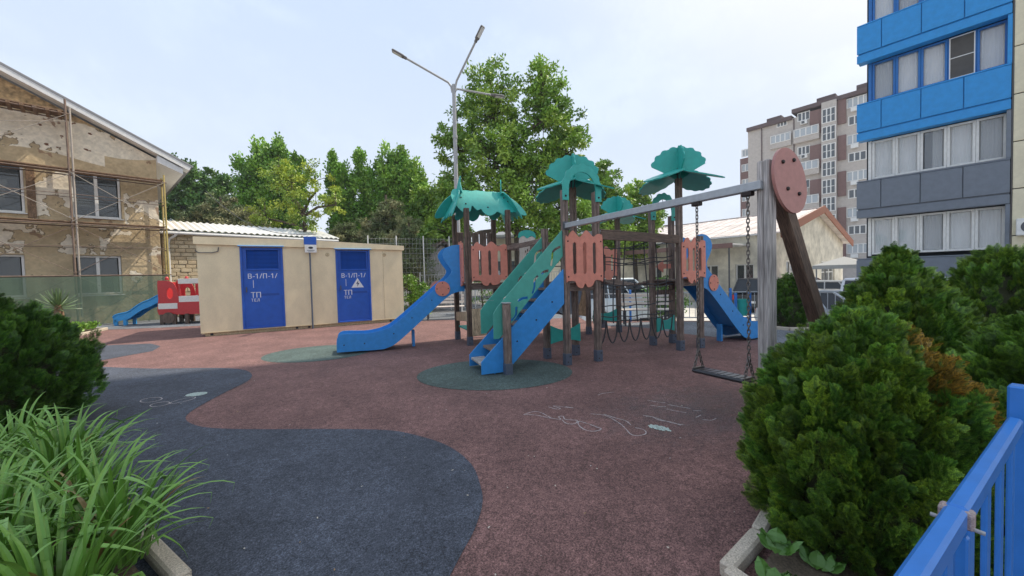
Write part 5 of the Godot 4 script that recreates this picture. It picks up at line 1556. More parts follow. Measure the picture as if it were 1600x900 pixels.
func make_trees() -> void:
	var fresh := [Color(0.234, 0.397, 0.055), Color(0.187, 0.338, 0.048), Color(0.296, 0.441, 0.068), Color(0.140, 0.264, 0.041)]
	var dark := [Color(0.078, 0.184, 0.041), Color(0.118, 0.243, 0.048), Color(0.070, 0.147, 0.035)]
	var yellow := [Color(0.390, 0.470, 0.055), Color(0.312, 0.426, 0.061), Color(0.218, 0.353, 0.055)]
	var grey := [Color(0.218, 0.243, 0.117), Color(0.156, 0.199, 0.082), Color(0.296, 0.294, 0.150), Color(0.109, 0.155, 0.061)]
	var pop := [Color(0.172, 0.353, 0.041), Color(0.234, 0.411, 0.055), Color(0.125, 0.264, 0.035)]
	# the big light tree behind the climbing frame
	tree("leafy_tree", "tallest light green tree with open crown right behind the street lamp", Vector3(0.4, 0, -22), 9.5, 0.24,
		[[-1.3, 11.4, 0, 1.7, 2.5, 1.7], [1.6, 11.0, 0.3, 1.5, 2.5, 1.6], [2.9, 9.2, -0.3, 1.3, 2.2, 1.5], [-3.2, 9.2, 0.2, 1.3, 1.6, 1.4], [-1.2, 8.3, 0.8, 2.0, 1.9, 1.8], [1.2, 7.6, -0.5, 1.9, 1.7, 1.8], [-3.0, 6.0, 0.4, 1.8, 1.7, 1.7], [0.3, 5.6, 0.8, 2.2, 1.7, 1.8], [2.9, 6.0, 0.5, 1.5, 1.6, 1.5], [-4.0, 4.0, 0, 1.4, 1.5, 1.4], [2.5, 3.9, 0.2, 2.0, 1.4, 1.5]],
		780, 74, 0.22, fresh, {"spread": 0.27, "width": 0.24, "droop": 0.25})
	# poplars: several narrow pointed leaders each
	var po := {"spread": 0.46, "flat": 1.7, "upright": 0.6, "width": 0.3}
	tree("poplar_tree", "broadest tall poplar with several pointed tops left of the yellowish tree", Vector3(-18.6, 0, -31), 10, 0.22,
		[[-2.5, 9.7, 0, 0.78, 2.0, 0.84], [-1.2, 10.2, 0, 0.85, 2.6, 0.96], [0.4, 10.4, 0.3, 0.83, 2.6, 0.96], [1.5, 9.3, 0, 0.78, 2.4, 0.96], [-1.8, 7.6, 0.4, 1.12, 2.0, 1.08], [-0.3, 7.2, 0.5, 1.1, 2.4, 1.0], [1.2, 6.4, 0, 1.0, 2.2, 1.0], [0.2, 4.2, 0, 1.6, 1.8, 1.2]],
		400, 95, 0.25, pop, po)
	tree("poplar_tree", "slim poplar with two pointed tops left of the bushy poplar", Vector3(-12.6, 0, -31), 9, 0.2,
		[[-1.3, 8.8, 0, 0.75, 2.8, 0.84], [-0.6, 8.2, 0, 0.69, 2.6, 0.84], [0.8, 8.9, 0.2, 0.78, 2.8, 0.84], [1.2, 6.2, 0.2, 0.88, 2.2, 0.84], [-0.8, 5.4, 0.2, 1.00, 2.2, 0.96], [0.4, 4.2, 0.2, 1.1, 1.8, 0.9]],
		290, 95, 0.25, pop, po)
	tree("poplar_tree", "bushy bright green poplar right of the slim twin-topped poplar", Vector3(-8.9, 0, -30.5), 9, 0.22,
		[[-1.5, 8.6, 0, 0.75, 2.5, 0.84], [-0.5, 9.1, 0.2, 0.83, 2.7, 0.96], [0.5, 9.2, 0.2, 0.83, 2.6, 0.96], [1.5, 8.4, 0.2, 0.75, 2.3, 0.84], [2.1, 7.4, 0, 0.62, 2.0, 0.72], [-0.8, 6.2, 0.2, 1.0, 2.4, 0.9], [0.9, 5.8, 0.2, 1.1, 2.4, 1.0], [0.2, 3.8, 0, 1.5, 1.6, 1.0]],
		380, 95, 0.25, [Color(0.22, 0.40, 0.06), Color(0.27, 0.44, 0.075), Color(0.15, 0.32, 0.045)], po)
	tree("poplar_tree", "shorter ragged poplar filling the gap before the tallest tree", Vector3(-5.2, 0, -29), 7, 0.18,
		[[-1.5, 6.8, 0, 0.75, 2.0, 0.84], [-0.5, 6.2, 0.2, 0.88, 2.2, 0.96], [0.5, 6.8, 0.2, 0.83, 2.0, 0.96], [1.2, 4.4, 0.3, 1.0, 1.9, 1.0], [-1.0, 3.8, 0, 1.2, 1.8, 1.0]],
		290, 95, 0.23, fresh, {"spread": 0.42, "flat": 1.3, "upright": 0.3})
	tree("young_tree", "thin yellowish green tree with visible dark branches behind the beige kiosk", Vector3(-12.8, 0, -24), 6.2, 0.17,
		[[-1.4, 8.3, 0, 1.0, 1.6, 1.0], [-0.5, 7.0, 0.3, 1.2, 1.6, 1.1], [0.8, 7.6, 0, 0.9, 1.4, 0.9], [2.0, 6.6, 0, 0.9, 1.0, 0.9], [-2.4, 5.9, 0, 0.9, 1.0, 0.9], [-1.9, 4.4, 0.3, 1.0, 0.7, 0.9], [0.2, 5.4, 0.4, 0.9, 0.8, 0.9]],
		140, 60, 0.16, yellow, {"spread": 0.34, "width": 0.26, "droop": 0.3})
	tree("broadleaf_tree", "dark green rounded tree rising behind the white house gable", Vector3(-26.5, 0, -34), 9, 0.3,
		[[-2.8, 10.6, 0, 2.4, 2.6, 2.2], [0.5, 9.0, 0, 2.2, 2.6, 2.0], [-1.5, 7.0, 0.5, 2.8, 2.4, 2.2], [2.4, 7.0, 0.3, 2.0, 2.4, 1.9], [4.4, 5.4, 0, 1.5, 1.9, 1.5], [1.5, 4.4, 0.5, 3.0, 1.8, 2.0]],
		520, 70, 0.29, dark, {"spread": 0.25})
	# pines
	for p in [["broad grey-green pine behind the white corrugated roof", Vector3(-20.2, 0, -27), [[0, 7.0, 0, 1.1, 0.9, 1.1], [-0.8, 6.2, 0, 1.7, 0.9, 1.6], [1.3, 5.9, 0, 1.7, 0.9, 1.6], [-2.0, 5.2, 0.3, 1.7, 0.9, 1.5], [2.4, 5.0, 0.2, 1.6, 0.9, 1.5], [0.2, 4.6, 0.6, 2.9, 1.0, 1.8], [-1.5, 3.4, 0, 1.8, 0.9, 1.3], [1.9, 3.6, 0, 1.8, 0.9, 1.3]], 7.6, 260],
		["dark pine standing above the right end of the kiosk", Vector3(-8.0, 0, -25), [[0.3, 5.9, 0, 1.0, 1.0, 1.0], [-0.6, 4.9, 0.2, 1.2, 0.9, 1.1], [1.2, 4.6, 0.2, 1.1, 0.9, 1.1], [0.3, 3.7, 0.3, 1.8, 1.0, 1.4], [0.9, 2.5, 0.2, 1.6, 1.0, 1.3]], 7.0, 170],
		["low grey-green pine behind the middle of the kiosk roof", Vector3(-11.2, 0, -26), [[0.4, 4.6, 0, 1.3, 0.9, 1.1], [-0.8, 3.8, 0.2, 1.4, 0.8, 1.1], [1.5, 3.6, 0.2, 1.3, 0.9, 1.1], [0.3, 3.0, 0.3, 1.9, 0.8, 1.2]], 5.4, 120]]:
		tree("pine_tree", p[0], p[1], p[3], 0.2, p[2], int(p[4] * 1.5), 110, 0.21, grey, {"spread": 0.24, "flat": 0.55, "width": 0.13, "mat": M.needle, "group": "pines behind the kiosk", "upright": 0.25})
	# right of the climbing frame
	tree("broadleaf_tree", "light green tree seen between the two near palm roofs, the taller one", Vector3(7.2, -0.6, -30), 7.5, 0.2,
		[[0.2, 9.2, 0, 1.2, 1.7, 1.2], [-0.9, 7.4, 0.2, 1.2, 1.7, 1.2], [1.1, 7.0, 0.2, 1.3, 1.7, 1.2], [0.0, 4.9, 0.3, 2.1, 1.5, 1.5]], 240, 70, 0.22, fresh, {"spread": 0.32})
	tree("broadleaf_tree", "light green tree beside the right palm roof, lower than its neighbour", Vector3(10.0, -0.6, -31), 6.3, 0.18,
		[[0.2, 8.2, 0, 1.1, 1.3, 1.1], [-0.8, 6.7, 0.2, 1.2, 1.4, 1.1], [1.1, 6.2, 0.2, 1.2, 1.3, 1.1], [0.0, 4.5, 0.3, 1.9, 1.2, 1.4]], 200, 70, 0.22, fresh, {"spread": 0.32})
	tree("pine_tree", "grey-green pine right of the kiosk in front of the wooden hut", Vector3(-5.1, 0, -19.4), 4.4, 0.12,
		[[0, 4.0, 0, 0.7, 0.7, 0.7], [-0.4, 3.2, 0.1, 0.9, 0.7, 0.8], [0.5, 2.8, 0.1, 0.9, 0.7, 0.8], [0.0, 2.0, 0.2, 1.2, 0.8, 1.0], [0.3, 1.2, 0.2, 1.2, 0.8, 1.0]], 170, 100, 0.16, grey, {"spread": 0.3, "flat": 0.6, "width": 0.13, "mat": M.needle, "group": "pines behind the kiosk", "upright": 0.25})
	# low growth
	tree("garden_shrub", "dense light green hedge behind the right half of the kiosk roof", Vector3(-8.6, 0, -28.2), 2.4, 0.08,
		[[-2.6, 2.6, 0, 1.5, 1.5, 1.0], [-0.4, 2.8, 0, 1.5, 1.6, 1.0], [1.8, 2.8, 0, 1.5, 1.7, 1.0], [3.6, 2.4, 0, 1.3, 1.6, 1.0]], 150, 80, 0.22, fresh, {"spread": 0.36, "group": "shrubs behind the playground"})
	tree("garden_shrub", "tall leafy green shrubs in front of the far-left trees behind the kiosk", Vector3(-15.5, 0, -27.5), 3.0, 0.1,
		[[-1.5, 2.9, 0, 1.7, 1.5, 1.3], [1.2, 3.0, 0, 1.5, 1.6, 1.3], [3.4, 3.0, 0, 1.4, 1.5, 1.2]], 190, 70, 0.22, dark, {"spread": 0.34, "group": "shrubs behind the playground"})
	tree("garden_shrub", "sunlit bright green shrub beside the kiosk's right end", Vector3(-3.95, 0, -15.6), 1.2, 0.05,
		[[-0.3, 1.0, 0, 0.55, 0.9, 0.5], [0.3, 0.8, 0, 0.5, 0.75, 0.5]], 46, 40, 0.13, [Color(0.17, 0.32, 0.04), Color(0.11, 0.24, 0.03)], {"spread": 0.3, "group": "shrubs behind the playground", "upright": 0.5, "width": 0.2})
	tree("garden_shrub", "thin dark green shrub seen under the far-left tower", Vector3(-1.3, 0, -16.5), 1.4, 0.04,
		[[0, 1.3, 0, 0.6, 0.9, 0.6]], 26, 26, 0.14, dark, {"spread": 0.4, "group": "shrubs behind the playground", "width": 0.2})
	tree("garden_shrub", "leafy hedge shrub below the tallest tree behind the pale fence", Vector3(-4.2, 0, -21.5), 1.6, 0.06,
		[[-0.8, 1.5, 0, 0.9, 1.2, 0.8], [0.7, 1.4, 0, 0.9, 1.2, 0.8]], 60, 40, 0.17, fresh, {"spread": 0.34, "group": "shrubs behind the playground"})
	tree("garden_shrub", "round dark shrub behind the climbing net beside the parked pale car", Vector3(6.0, -0.62, -15.0), 1.2, 0.06,
		[[0, 1.1, 0, 0.75, 0.85, 0.7]], 60, 40, 0.12, dark, {"spread": 0.3, "group": "shrubs behind the playground"})

func spray_mesh(tip: Color, body: Color, sd: int) -> ArrayMesh:
	# one flat feathery fan of scale foliage, 1 unit long, in the xy plane
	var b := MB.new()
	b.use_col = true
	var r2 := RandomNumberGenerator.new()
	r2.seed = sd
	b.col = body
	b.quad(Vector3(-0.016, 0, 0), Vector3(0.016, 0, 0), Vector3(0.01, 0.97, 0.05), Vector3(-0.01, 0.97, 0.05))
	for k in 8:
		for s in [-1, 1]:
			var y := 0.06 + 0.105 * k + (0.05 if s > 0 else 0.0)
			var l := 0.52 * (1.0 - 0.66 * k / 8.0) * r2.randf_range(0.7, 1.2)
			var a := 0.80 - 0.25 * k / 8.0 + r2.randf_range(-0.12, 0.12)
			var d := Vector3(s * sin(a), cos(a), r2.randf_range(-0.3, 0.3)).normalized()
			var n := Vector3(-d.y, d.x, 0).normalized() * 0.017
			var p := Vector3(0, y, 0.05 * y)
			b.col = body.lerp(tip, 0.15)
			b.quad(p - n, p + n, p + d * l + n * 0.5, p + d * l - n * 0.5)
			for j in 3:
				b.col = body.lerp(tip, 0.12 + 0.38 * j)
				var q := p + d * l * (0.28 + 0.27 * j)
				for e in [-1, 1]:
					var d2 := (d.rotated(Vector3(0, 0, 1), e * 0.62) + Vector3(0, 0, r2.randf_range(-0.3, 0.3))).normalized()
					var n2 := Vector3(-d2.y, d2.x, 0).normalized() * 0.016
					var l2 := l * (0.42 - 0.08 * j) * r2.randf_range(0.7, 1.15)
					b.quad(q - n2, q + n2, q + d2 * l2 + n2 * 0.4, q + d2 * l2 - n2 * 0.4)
	return b.mesh()

func thuja(label: String, at: Vector3, rx: float, h: float, plumes: int, per: int, size: float, tints: Array, o := {}) -> void:
	var t := thing("thuja_shrub", label, "shrub", at, 0.0, "thuja shrubs")
	# brown twiggy heart of the shrub
	var core := MB.new()
	var prof: Array = []
	for i in 11:
		var f := i / 10.0
		prof.append(Vector2(rx * 0.62 * egg(f, o.get("point", 0.62)) + 0.01, h * 0.90 * f + 0.02))
	core.lathe(prof, 18)
	build("twigs", core, M.twig, t)
	rod("stem", Vector3(0, 0, 0), Vector3(0, h * 0.4, 0), 0.05, M.bark, t)
	var tr: Array = []
	var cl: Array = []
	var nz := FastNoiseLite.new()
	nz.seed = int(absf(at.x * 91 + at.z * 37)) + 5
	nz.frequency = 1.3
	var dead: Vector3 = o.get("dead", Vector3(0, -9, 0))
	for k in plumes:
		var f := pow((k + 0.5) / plumes, 0.85)
		var an := k * 2.39996 + rng.randf_range(-0.25, 0.25)
		var out := Vector3(cos(an), 0, sin(an))
		var bump := 1.0 + 0.42 * nz.get_noise_3d(out.x * 1.5 + 3, f * 2.2, out.z * 1.5)
		var r := rx * egg(f, o.get("point", 0.62)) * bump * rng.randf_range(0.80, 1.08)
		var base := out * r * 0.84 + Vector3(0, h * f * 0.93 * (1.0 + 0.05 * nz.get_noise_2d(an, 7.0)), 0)
		var lift := lerpf(0.75, 1.6, f)
		var ax := (out * lerpf(0.9, 0.35, f) + Vector3(0, lift, 0) + rdir() * 0.22).normalized()
		var pl := size * rng.randf_range(1.9, 3.8)
		var tint: Color = tints[rng.randi() % tints.size()] * rng.randf_range(0.62, 1.35)
		var wp := base + at + ax * pl * 0.3
		var pn := (out.rotated(Vector3.UP, rng.randf_range(-1.1, 1.1)) + Vector3(0, rng.randf_range(-0.2, 0.5), 0)).normalized()
		var brown: bool = wp.distance_to(dead) < float(o.get("dead_r", 0.0))
		for j in per:
			var u := rng.randf()
			var side := rdir()
			side = (side - ax * side.dot(ax)).normalized()
			var pr := size * 0.95 * (1.0 - 0.55 * u) * sqrt(rng.randf())
			var p := base + ax * pl * (u - 0.45) + side * pr
			var dir := (ax * 1.0 + side * rng.randf_range(0.35, 0.85) + out * 0.25).normalized()
			# fans hang roughly upright, edge outwards
			var xx := dir.cross(pn + rdir() * 0.45).normalized()
			var zz := xx.cross(dir).normalized()
			var s := size * rng.randf_range(0.7, 1.25)
			tr.append(Transform3D(Basis(xx * s, dir * s, zz * s), p))
			var c := tint * rng.randf_range(0.75, 1.25)
			if brown and rng.randf() < 0.85: c = Color(2.6, 0.95, 1.3) * rng.randf_range(0.7, 1.2)
			cl.append(Color(c.r, c.g, c.b, 1))
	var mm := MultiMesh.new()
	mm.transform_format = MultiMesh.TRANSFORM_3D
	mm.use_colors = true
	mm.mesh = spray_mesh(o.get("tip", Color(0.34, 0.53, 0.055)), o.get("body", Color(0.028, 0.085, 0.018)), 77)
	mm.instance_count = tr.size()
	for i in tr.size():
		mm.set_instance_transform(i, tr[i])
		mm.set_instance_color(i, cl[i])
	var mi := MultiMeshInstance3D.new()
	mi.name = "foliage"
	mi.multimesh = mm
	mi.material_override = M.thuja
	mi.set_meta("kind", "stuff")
	t.add_child(mi)
func egg(f: float, pt := 0.62) -> float:
	# outline of a rounded shrub, widest below the middle
	return pow(maxf(0.0, 1.0 - pow(absf(f - 0.36) / (0.64 if f > 0.36 else 0.62), 2.2)), pt if f > 0.36 else 0.62)

func make_shrubs() -> void:
	var g := [Color(1, 1, 1), Color(0.8, 0.95, 0.9), Color(1.25, 1.15, 0.9), Color(0.6, 0.8, 0.8)]
	var dead := Vector3(2.24, 1.03, -1.93)
	thuja("largest rounded thuja shrub at the bed corner nearest the camera", Vector3(1.90, 0.03, -2.12), 0.55, 1.26, 900, 44, 0.047, g, {"dead": dead, "dead_r": 0.27})
	thuja("thuja shrub with the pointed top right behind the largest rounded one", Vector3(2.95, 0.05, -2.95), 0.54, 1.66, 640, 38, 0.05, g, {"point": 1.15, "dead": dead, "dead_r": 0.0})
	thuja("small narrow thuja tip between the pointed thuja and the rear one", Vector3(3.75, 0.05, -3.35), 0.36, 1.26, 240, 34, 0.054, [Color(0.75, 0.85, 0.8), Color(0.9, 0.95, 0.85)])
	thuja("rear thuja shrub at the right edge under the cream wall", Vector3(4.55, 0.05, -3.55), 0.62, 1.66, 420, 34, 0.058, [Color(0.7, 0.85, 0.8), Color(0.85, 0.9, 0.8), Color(1.1, 1.05, 0.85)])
	thuja("thuja shrub directly behind the blue railing at the right edge", Vector3(3.0, 0.05, -2.12), 0.52, 1.22, 520, 36, 0.05, [Color(0.7, 0.85, 0.8), Color(0.85, 0.95, 0.85)], {"dead": dead, "dead_r": 0.0})
	thuja("broad dark ball-shaped thuja at the left edge behind the strap-leaved plants", Vector3(-5.85, 0.05, -3.95), 1.12, 1.56, 900, 36, 0.07, [Color(0.5, 0.7, 0.62), Color(0.62, 0.78, 0.65), Color(0.4, 0.58, 0.55)], {"point": 1.0})
	thuja("small round thuja in the kerbed bed by the blue fence", Vector3(7.3, 0.05, -10.1), 0.44, 1.32, 170, 30, 0.075, [Color(0.55, 0.7, 0.65), Color(0.7, 0.8, 0.7)])
	# ground cover in the far bed on the left
	var gb := MB.new()
	gb.use_col = true
	var poly := pv([[-14.65, -13.6], [-13.95, -12.2], [-14.05, -11.1], [-16.4, -9.8], [-18.4, -11.2], [-16.8, -13.4]])
	for k in 9000:
		var p := Vector2(rng.randf_range(-18.4, -13.9), rng.randf_range(-13.6, -9.8))
		if not Geometry2D.is_point_in_polygon(p, poly): continue
		var f := rng.randf_range(0.7, 1.3)
		gb.col = Color(0.15 * f, 0.30 * f, 0.03 * f)
		var ax := (rdir() + Vector3(0, 1.2, 0)).normalized()
		leaf_quad(gb, Vector3(p.x, 0.08 + rng.randf() * 0.2, p.y), ax, ax.cross(rdir()).normalized(), 0.12, 0.03)
	var go := build("ground_cover", gb, M.leaf, self)
	tag(go, "low bright green ground cover in the far left bed", "ground cover")
	go.set_meta("kind", "stuff")
	# low leafy weeds at the foot of the large thuja
	var wb := thing("broad_leaved_weed", "small broad-leaved weed at the kerb corner under the largest thuja", "plant", Vector3(1.32, 0.09, -1.92))
	var lm := broad_leaf()
	for k in 9:
		var a := k * 2.4
		put("leaf", lm, M.blade, wb, Transform3D(Basis(Vector3.UP, a) * Basis(Vector3.RIGHT, 0.5 + 0.05 * k) * Basis.from_scale(Vector3.ONE * rng.randf_range(0.7, 1.2)), Vector3(cos(a) * 0.03, 0.02, sin(a) * 0.03)))
	for w in [[1.22, -1.78, "low weed at the kerb corner left of the broad-leaved one"], [1.5, -1.88, "low weed at the foot of the largest thuja"], [1.55, -1.62, "low weed in the bed nearest the blue railing"]]:
		var wt := thing("broad_leaved_weed", w[2], "plant", Vector3(w[0], 0.05, w[1]), 0.0, "weeds in the thuja bed")
		for k in 12:
			var a := k * 2.4
			put("leaf", lm, M.blade, wt, Transform3D(Basis(Vector3.UP, a) * Basis(Vector3.RIGHT, 0.3 + 0.06 * k) * Basis.from_scale(Vector3.ONE * rng.randf_range(0.5, 0.95)), Vector3(cos(a) * 0.04, 0.01, sin(a) * 0.04)))
	yucca()
func broad_leaf() -> ArrayMesh:
	var b := MB.new()
	b.use_col = true
	b.col = Color(0.10, 0.22, 0.04)
	var w := [0.0, 0.03, 0.042, 0.04, 0.028, 0.0]
	for i in 5:
		var y0 := 0.022 * i
		var y1 := 0.022 * (i + 1)
		for s in [-1, 1]:
			b.quad(Vector3(0, y0, -0.01), Vector3(s * w[i], y0, 0), Vector3(s * w[i + 1], y1, 0.004), Vector3(0, y1, -0.008))
	return b.mesh()
func yucca() -> void:
	var t := thing("yucca_plant", "yucca with a short rough trunk and spiky leaves before the green netting", "plant", Vector3(-14.9, 0.05, -12.6))
	var tb := MB.new()
	tb.tube([Vector3(0, 0, 0), Vector3(0.02, 0.35, 0), Vector3(-0.02, 0.7, 0), Vector3(-0.03, 0.95, 0)], [0.13, 0.11, 0.12, 0.07], 9)
	build("trunk", tb, M.plank, t)
	var lm := MB.new()
	lm.use_col = true
	lm.col = Color(0.13, 0.20, 0.09)
	for i in 4:
		var f0 := i / 4.0
		var f1 := (i + 1) / 4.0
		var w0 := 0.03 * (1 - f0 * f0) + 0.001
		var w1 := 0.03 * (1 - f1 * f1) + 0.001
		for s in [-1, 1]:
			lm.quad(Vector3(0, 0.55 * f0, -0.06 * f0 * f0), Vector3(s * w0, 0.55 * f0, 0.012 - 0.06 * f0 * f0), Vector3(s * w1, 0.55 * f1, 0.012 - 0.06 * f1 * f1), Vector3(0, 0.55 * f1, -0.06 * f1 * f1))
	var m := lm.mesh()
	for k in 46:
		var a := k * 2.39996
		put("leaf", m, M.blade, t, Transform3D(Basis(Vector3.UP, a) * Basis(Vector3.RIGHT, lerpf(0.1, 1.9, k / 46.0)), Vector3(-0.03, 0.95 - 0.12 * k / 46.0, 0)))

func blade_mesh(sd: int, dead := false) -> ArrayMesh:
	# strap leaf rising from the crown and arching over; grows along +z
	var r := RandomNumberGenerator.new()
	r.seed = sd
	var b := MB.new()
	b.use_col = true
	var L := r.randf_range(0.5, 0.8)
	var n := 12
	var ang := r.randf_range(1.3, 1.56)
	var bend := r.randf_range(0.5, 2.2)
	var kink := r.randi_range(7, 16)
	var p := Vector3.ZERO
	var w0 := r.randf_range(0.009, 0.014)
	var tw := r.randf_range(-0.5, 0.5)
	var lastp: Array = []
	var g := r.randf_range(0.85, 1.2)
	for i in n + 1:
		var f := float(i) / n
		var w := w0 * (0.75 + 0.5 * sin(minf(f * 2.2, PI * 0.5))) * (1.0 - pow(f, 3.5)) + 0.0006
		var d := Vector3(0, sin(ang), cos(ang))
		var sx := Vector3(1, 0, 0).rotated(d, tw * f)
		var up := d.cross(sx)
		var cur := [p - sx * w + up * w * 0.45, p, p + sx * w + up * w * 0.45]
		if i > 0:
			b.col = Color(0.13 * g, 0.28 * g, 0.045 * g)
			b.quad(lastp[0], lastp[1], cur[1], cur[0])
			b.col = Color(0.15 * g, 0.30 * g, 0.052 * g)
			b.quad(lastp[1], lastp[2], cur[2], cur[1])
		lastp = cur
		p += d * L / n
		ang -= bend / n * (0.4 + 1.5 * f)
		if i == kink: ang -= 1.2
	if dead:
		for k in b.c.size(): b.c[k] = Color(0.30, 0.21, 0.08) if k > b.c.size() * 0.35 else Color(0.22, 0.24, 0.06)
	return b.mesh()
func make_daylilies() -> void:
	var blades: Array = []
	for k in 14: blades.append(blade_mesh(500 + k))
	for k in 2: blades.append(blade_mesh(540 + k, true))
	var spots := [[-2.18, -2.02, "strap-leaved clump overhanging the kerb nearest the navy rubber"], [-2.02, -1.62, "strap-leaved clump at the bottom edge beside the kerb"], [-2.66, -2.3, "strap-leaved clump in the middle behind the kerb clumps"], [-2.48, -1.82, "strap-leaved clump at the bottom left corner of the view"], [-3.2, -2.6, "strap-leaved clump in front of the dark ball-shaped thuja"], [-2.95, -2.12, "strap-leaved clump at the left edge of the view"], [-3.5, -2.95, "strap-leaved clump at the left edge under the dark thuja"], [-2.75, -1.6, "strap-leaved clump lowest at the left edge"], [-3.75, -2.55, "strap-leaved clump half cut off by the left edge"], [-4.1, -3.1, "small strap-leaved clump touching the dark thuja"], [-3.35, -2.15, "strap-leaved clump cut off at the left edge, nearer the camera"]]
	for s in spots:
		var t := thing("daylily_plant", s[2], "plant", Vector3(s[0], 0.08, s[1]), 0.0, "strap-leaved plants in the left bed")
		for k in 84:
			var a := k * 2.39996 + rng.randf_range(-0.3, 0.3)
			var rr := 0.16 * sqrt(k / 84.0)
			var sc := rng.randf_range(0.6, 0.96)
			var bs := Basis(Vector3.UP, a) * Basis(Vector3.RIGHT, rng.randf_range(-0.35, 0.35)) * Basis.from_scale(Vector3(1.0, sc, sc))
			put("leaf", blades[rng.randi() % 14 if rng.randf() > 0.05 else 14 + k % 2], M.blade, t, Transform3D(bs, Vector3(sin(a) * rr, 0, cos(a) * rr)))

# ---------- railing, fences, cars, toys ----------
func make_railing() -> void:
	var t := thing("blue_railing", "worn blue metal railing with flat bars in the bottom right corner", "railing")
	var p := [Vector3(0.39, 1.0, -0.465), Vector3(0.955, 1.0, -0.82), Vector3(1.70, 1.0, -1.29)]
	for i in 2:
		beam("top_rail", p[i], p[i + 1].lerp(p[i], 0.004), 0.034, 0.05, M.rail, t, Vector3.UP, 0.007)
		var a := Vector3(p[i].x, 0.12, p[i].z)
		var b := Vector3(p[i + 1].x, 0.12, p[i + 1].z)
		beam("bottom_rail", a, b, 0.03, 0.03, M.rail, t)
		var n := int(p[i].distance_to(p[i + 1]) / 0.2)
		for k in n:
			var q: Vector3 = p[i].lerp(p[i + 1], (k + 0.6) / n)
			var d: Vector3 = p[i + 1] - p[i]
			bx("flat_bar", Vector3(q.x, 0.55, q.z), Vector3(0.055, 0.86, 0.012), M.rail, t, 0.003, Basis(Vector3.UP, -atan2(d.z, d.x)))
	var j: Vector3 = p[1]
	bx("joint_sleeve", j + Vector3(0.005, 0.0, -0.004), Vector3(0.035, 0.0365, 0.0525), M.rail_worn, t, 0.004, Basis(Vector3.UP, 0.6))
	rod("joint_bolt", j + Vector3(-0.022, -0.012, -0.032), j + Vector3(0.022, -0.016, 0.034), 0.0045, M.galv, t)
	bx("post", Vector3(1.775, 0.55, -1.33), Vector3(0.06, 1.14, 0.06), M.rail, t, 0.006, Basis(Vector3.UP, 0.55))
	bx("post", Vector3(j.x + 0.012, 0.48, j.z), Vector3(0.022, 0.96, 0.022), M.rail, t, 0.004, Basis(Vector3.UP, 0.55))

func fence(label: String, pts: Array, h: float, y: float, gap: float, pm: Material, bm: Material, grp := "") -> void:
	var t := thing("metal_fence", label, "fence", Vector3.ZERO, 0.0, grp)
	for i in pts.size() - 1:
		var a: Vector3 = pts[i]
		var b: Vector3 = pts[i + 1]
		a.y = y; b.y = y
		bx("post", a + Vector3(0, h / 2 + 0.03, 0), Vector3(0.06, h + 0.06, 0.06), pm, t)
		for yy in [0.12, h - 0.06]: beam("rail", a + Vector3(0, yy, 0), b + Vector3(0, yy, 0), 0.03, 0.03, bm, t)
		var n := int(a.distance_to(b) / gap)
		for k in range(1, n):
			var q := a.lerp(b, float(k) / n)
			put("bar", cb(0.016, h - 0.2, 0.016, 0.002), bm, t, Transform3D(Basis.IDENTITY, q + Vector3(0, h / 2, 0)))
	var e: Vector3 = pts[pts.size() - 1]
	bx("post", Vector3(e.x, y + h / 2 + 0.03, e.z), Vector3(0.06, h + 0.06, 0.06), pm, t)
func make_fences() -> void:
	fence("blue-grey bar fence between playground and parking place", [Vector3(2.5, 0, -12.35), Vector3(3.75, 0, -12.2), Vector3(5, 0, -11.98), Vector3(6.6, 0, -11.6), Vector3(8.2, 0, -11.25), Vector3(9.75, 0, -9.55), Vector3(10.9, 0, -7.0)], 0.95, 0.0, 0.16, M.rail, M.steel)
	fence("pale grey bar fence behind the far-left tower", [Vector3(-4.2, 0, -17.6), Vector3(-2.4, 0, -17.9), Vector3(-0.6, 0, -18.2), Vector3(1.0, 0, -18.4), Vector3(2.3, 0, -18.5)], 1.75, 0.0, 0.13, M.galv, M.galv)
	# mesh guard on the kiosk roof line is a thin wire fence behind it
	var w := thing("wire_fence", "thin wire mesh fence rising behind the kiosk roof", "fence", Vector3(-6.3, 0, -17.0), 20)
	for k in 5: rod("post", Vector3(k * 1.2, 0, 0), Vector3(k * 1.2, 3.5, 0), 0.025, M.fascia, w)
	for k in 14: rod("wire", Vector3(0, 0.5 + 0.22 * k, 0), Vector3(4.8, 0.5 + 0.22 * k, 0), 0.005, M.galv, w, 4)
	for k in 30: rod("wire", Vector3(0.16 * k, 0.5, 0.01), Vector3(0.16 * k, 3.4, 0.01), 0.004, M.galv, w, 4)
	# benches
	for b in [[Vector3(-2.55, 0, -14.3), 8.0, "slatted bench left of the lamp post"], [Vector3(3.9, 0, -11.2), -10.0, "slatted bench behind the climbing net"], [Vector3(0.2, 0, -15.0), 4.0, "slatted bench seen below the stairs"]]:
		var t := thing("park_bench", b[2], "bench", b[0], b[1], "benches at the edge of the playground")
		for k in 4: bx("seat_slat", Vector3(0, 0.47, -0.17 + 0.11 * k), Vector3(1.5, 0.035, 0.09), M.board_w, t)
		for k in 3: bx("back_slat", Vector3(0, 0.62 + 0.12 * k, -0.25 - 0.02 * k), Vector3(1.5, 0.09, 0.03), M.board_w, t)
		for s in [-1, 1]:
			bx("leg", Vector3(s * 0.6, 0.22, 0.14), Vector3(0.05, 0.45, 0.05), M.steel_d, t)
			bx("leg", Vector3(s * 0.6, 0.46, -0.27), Vector3(0.05, 0.92, 0.05), M.steel_d, t)

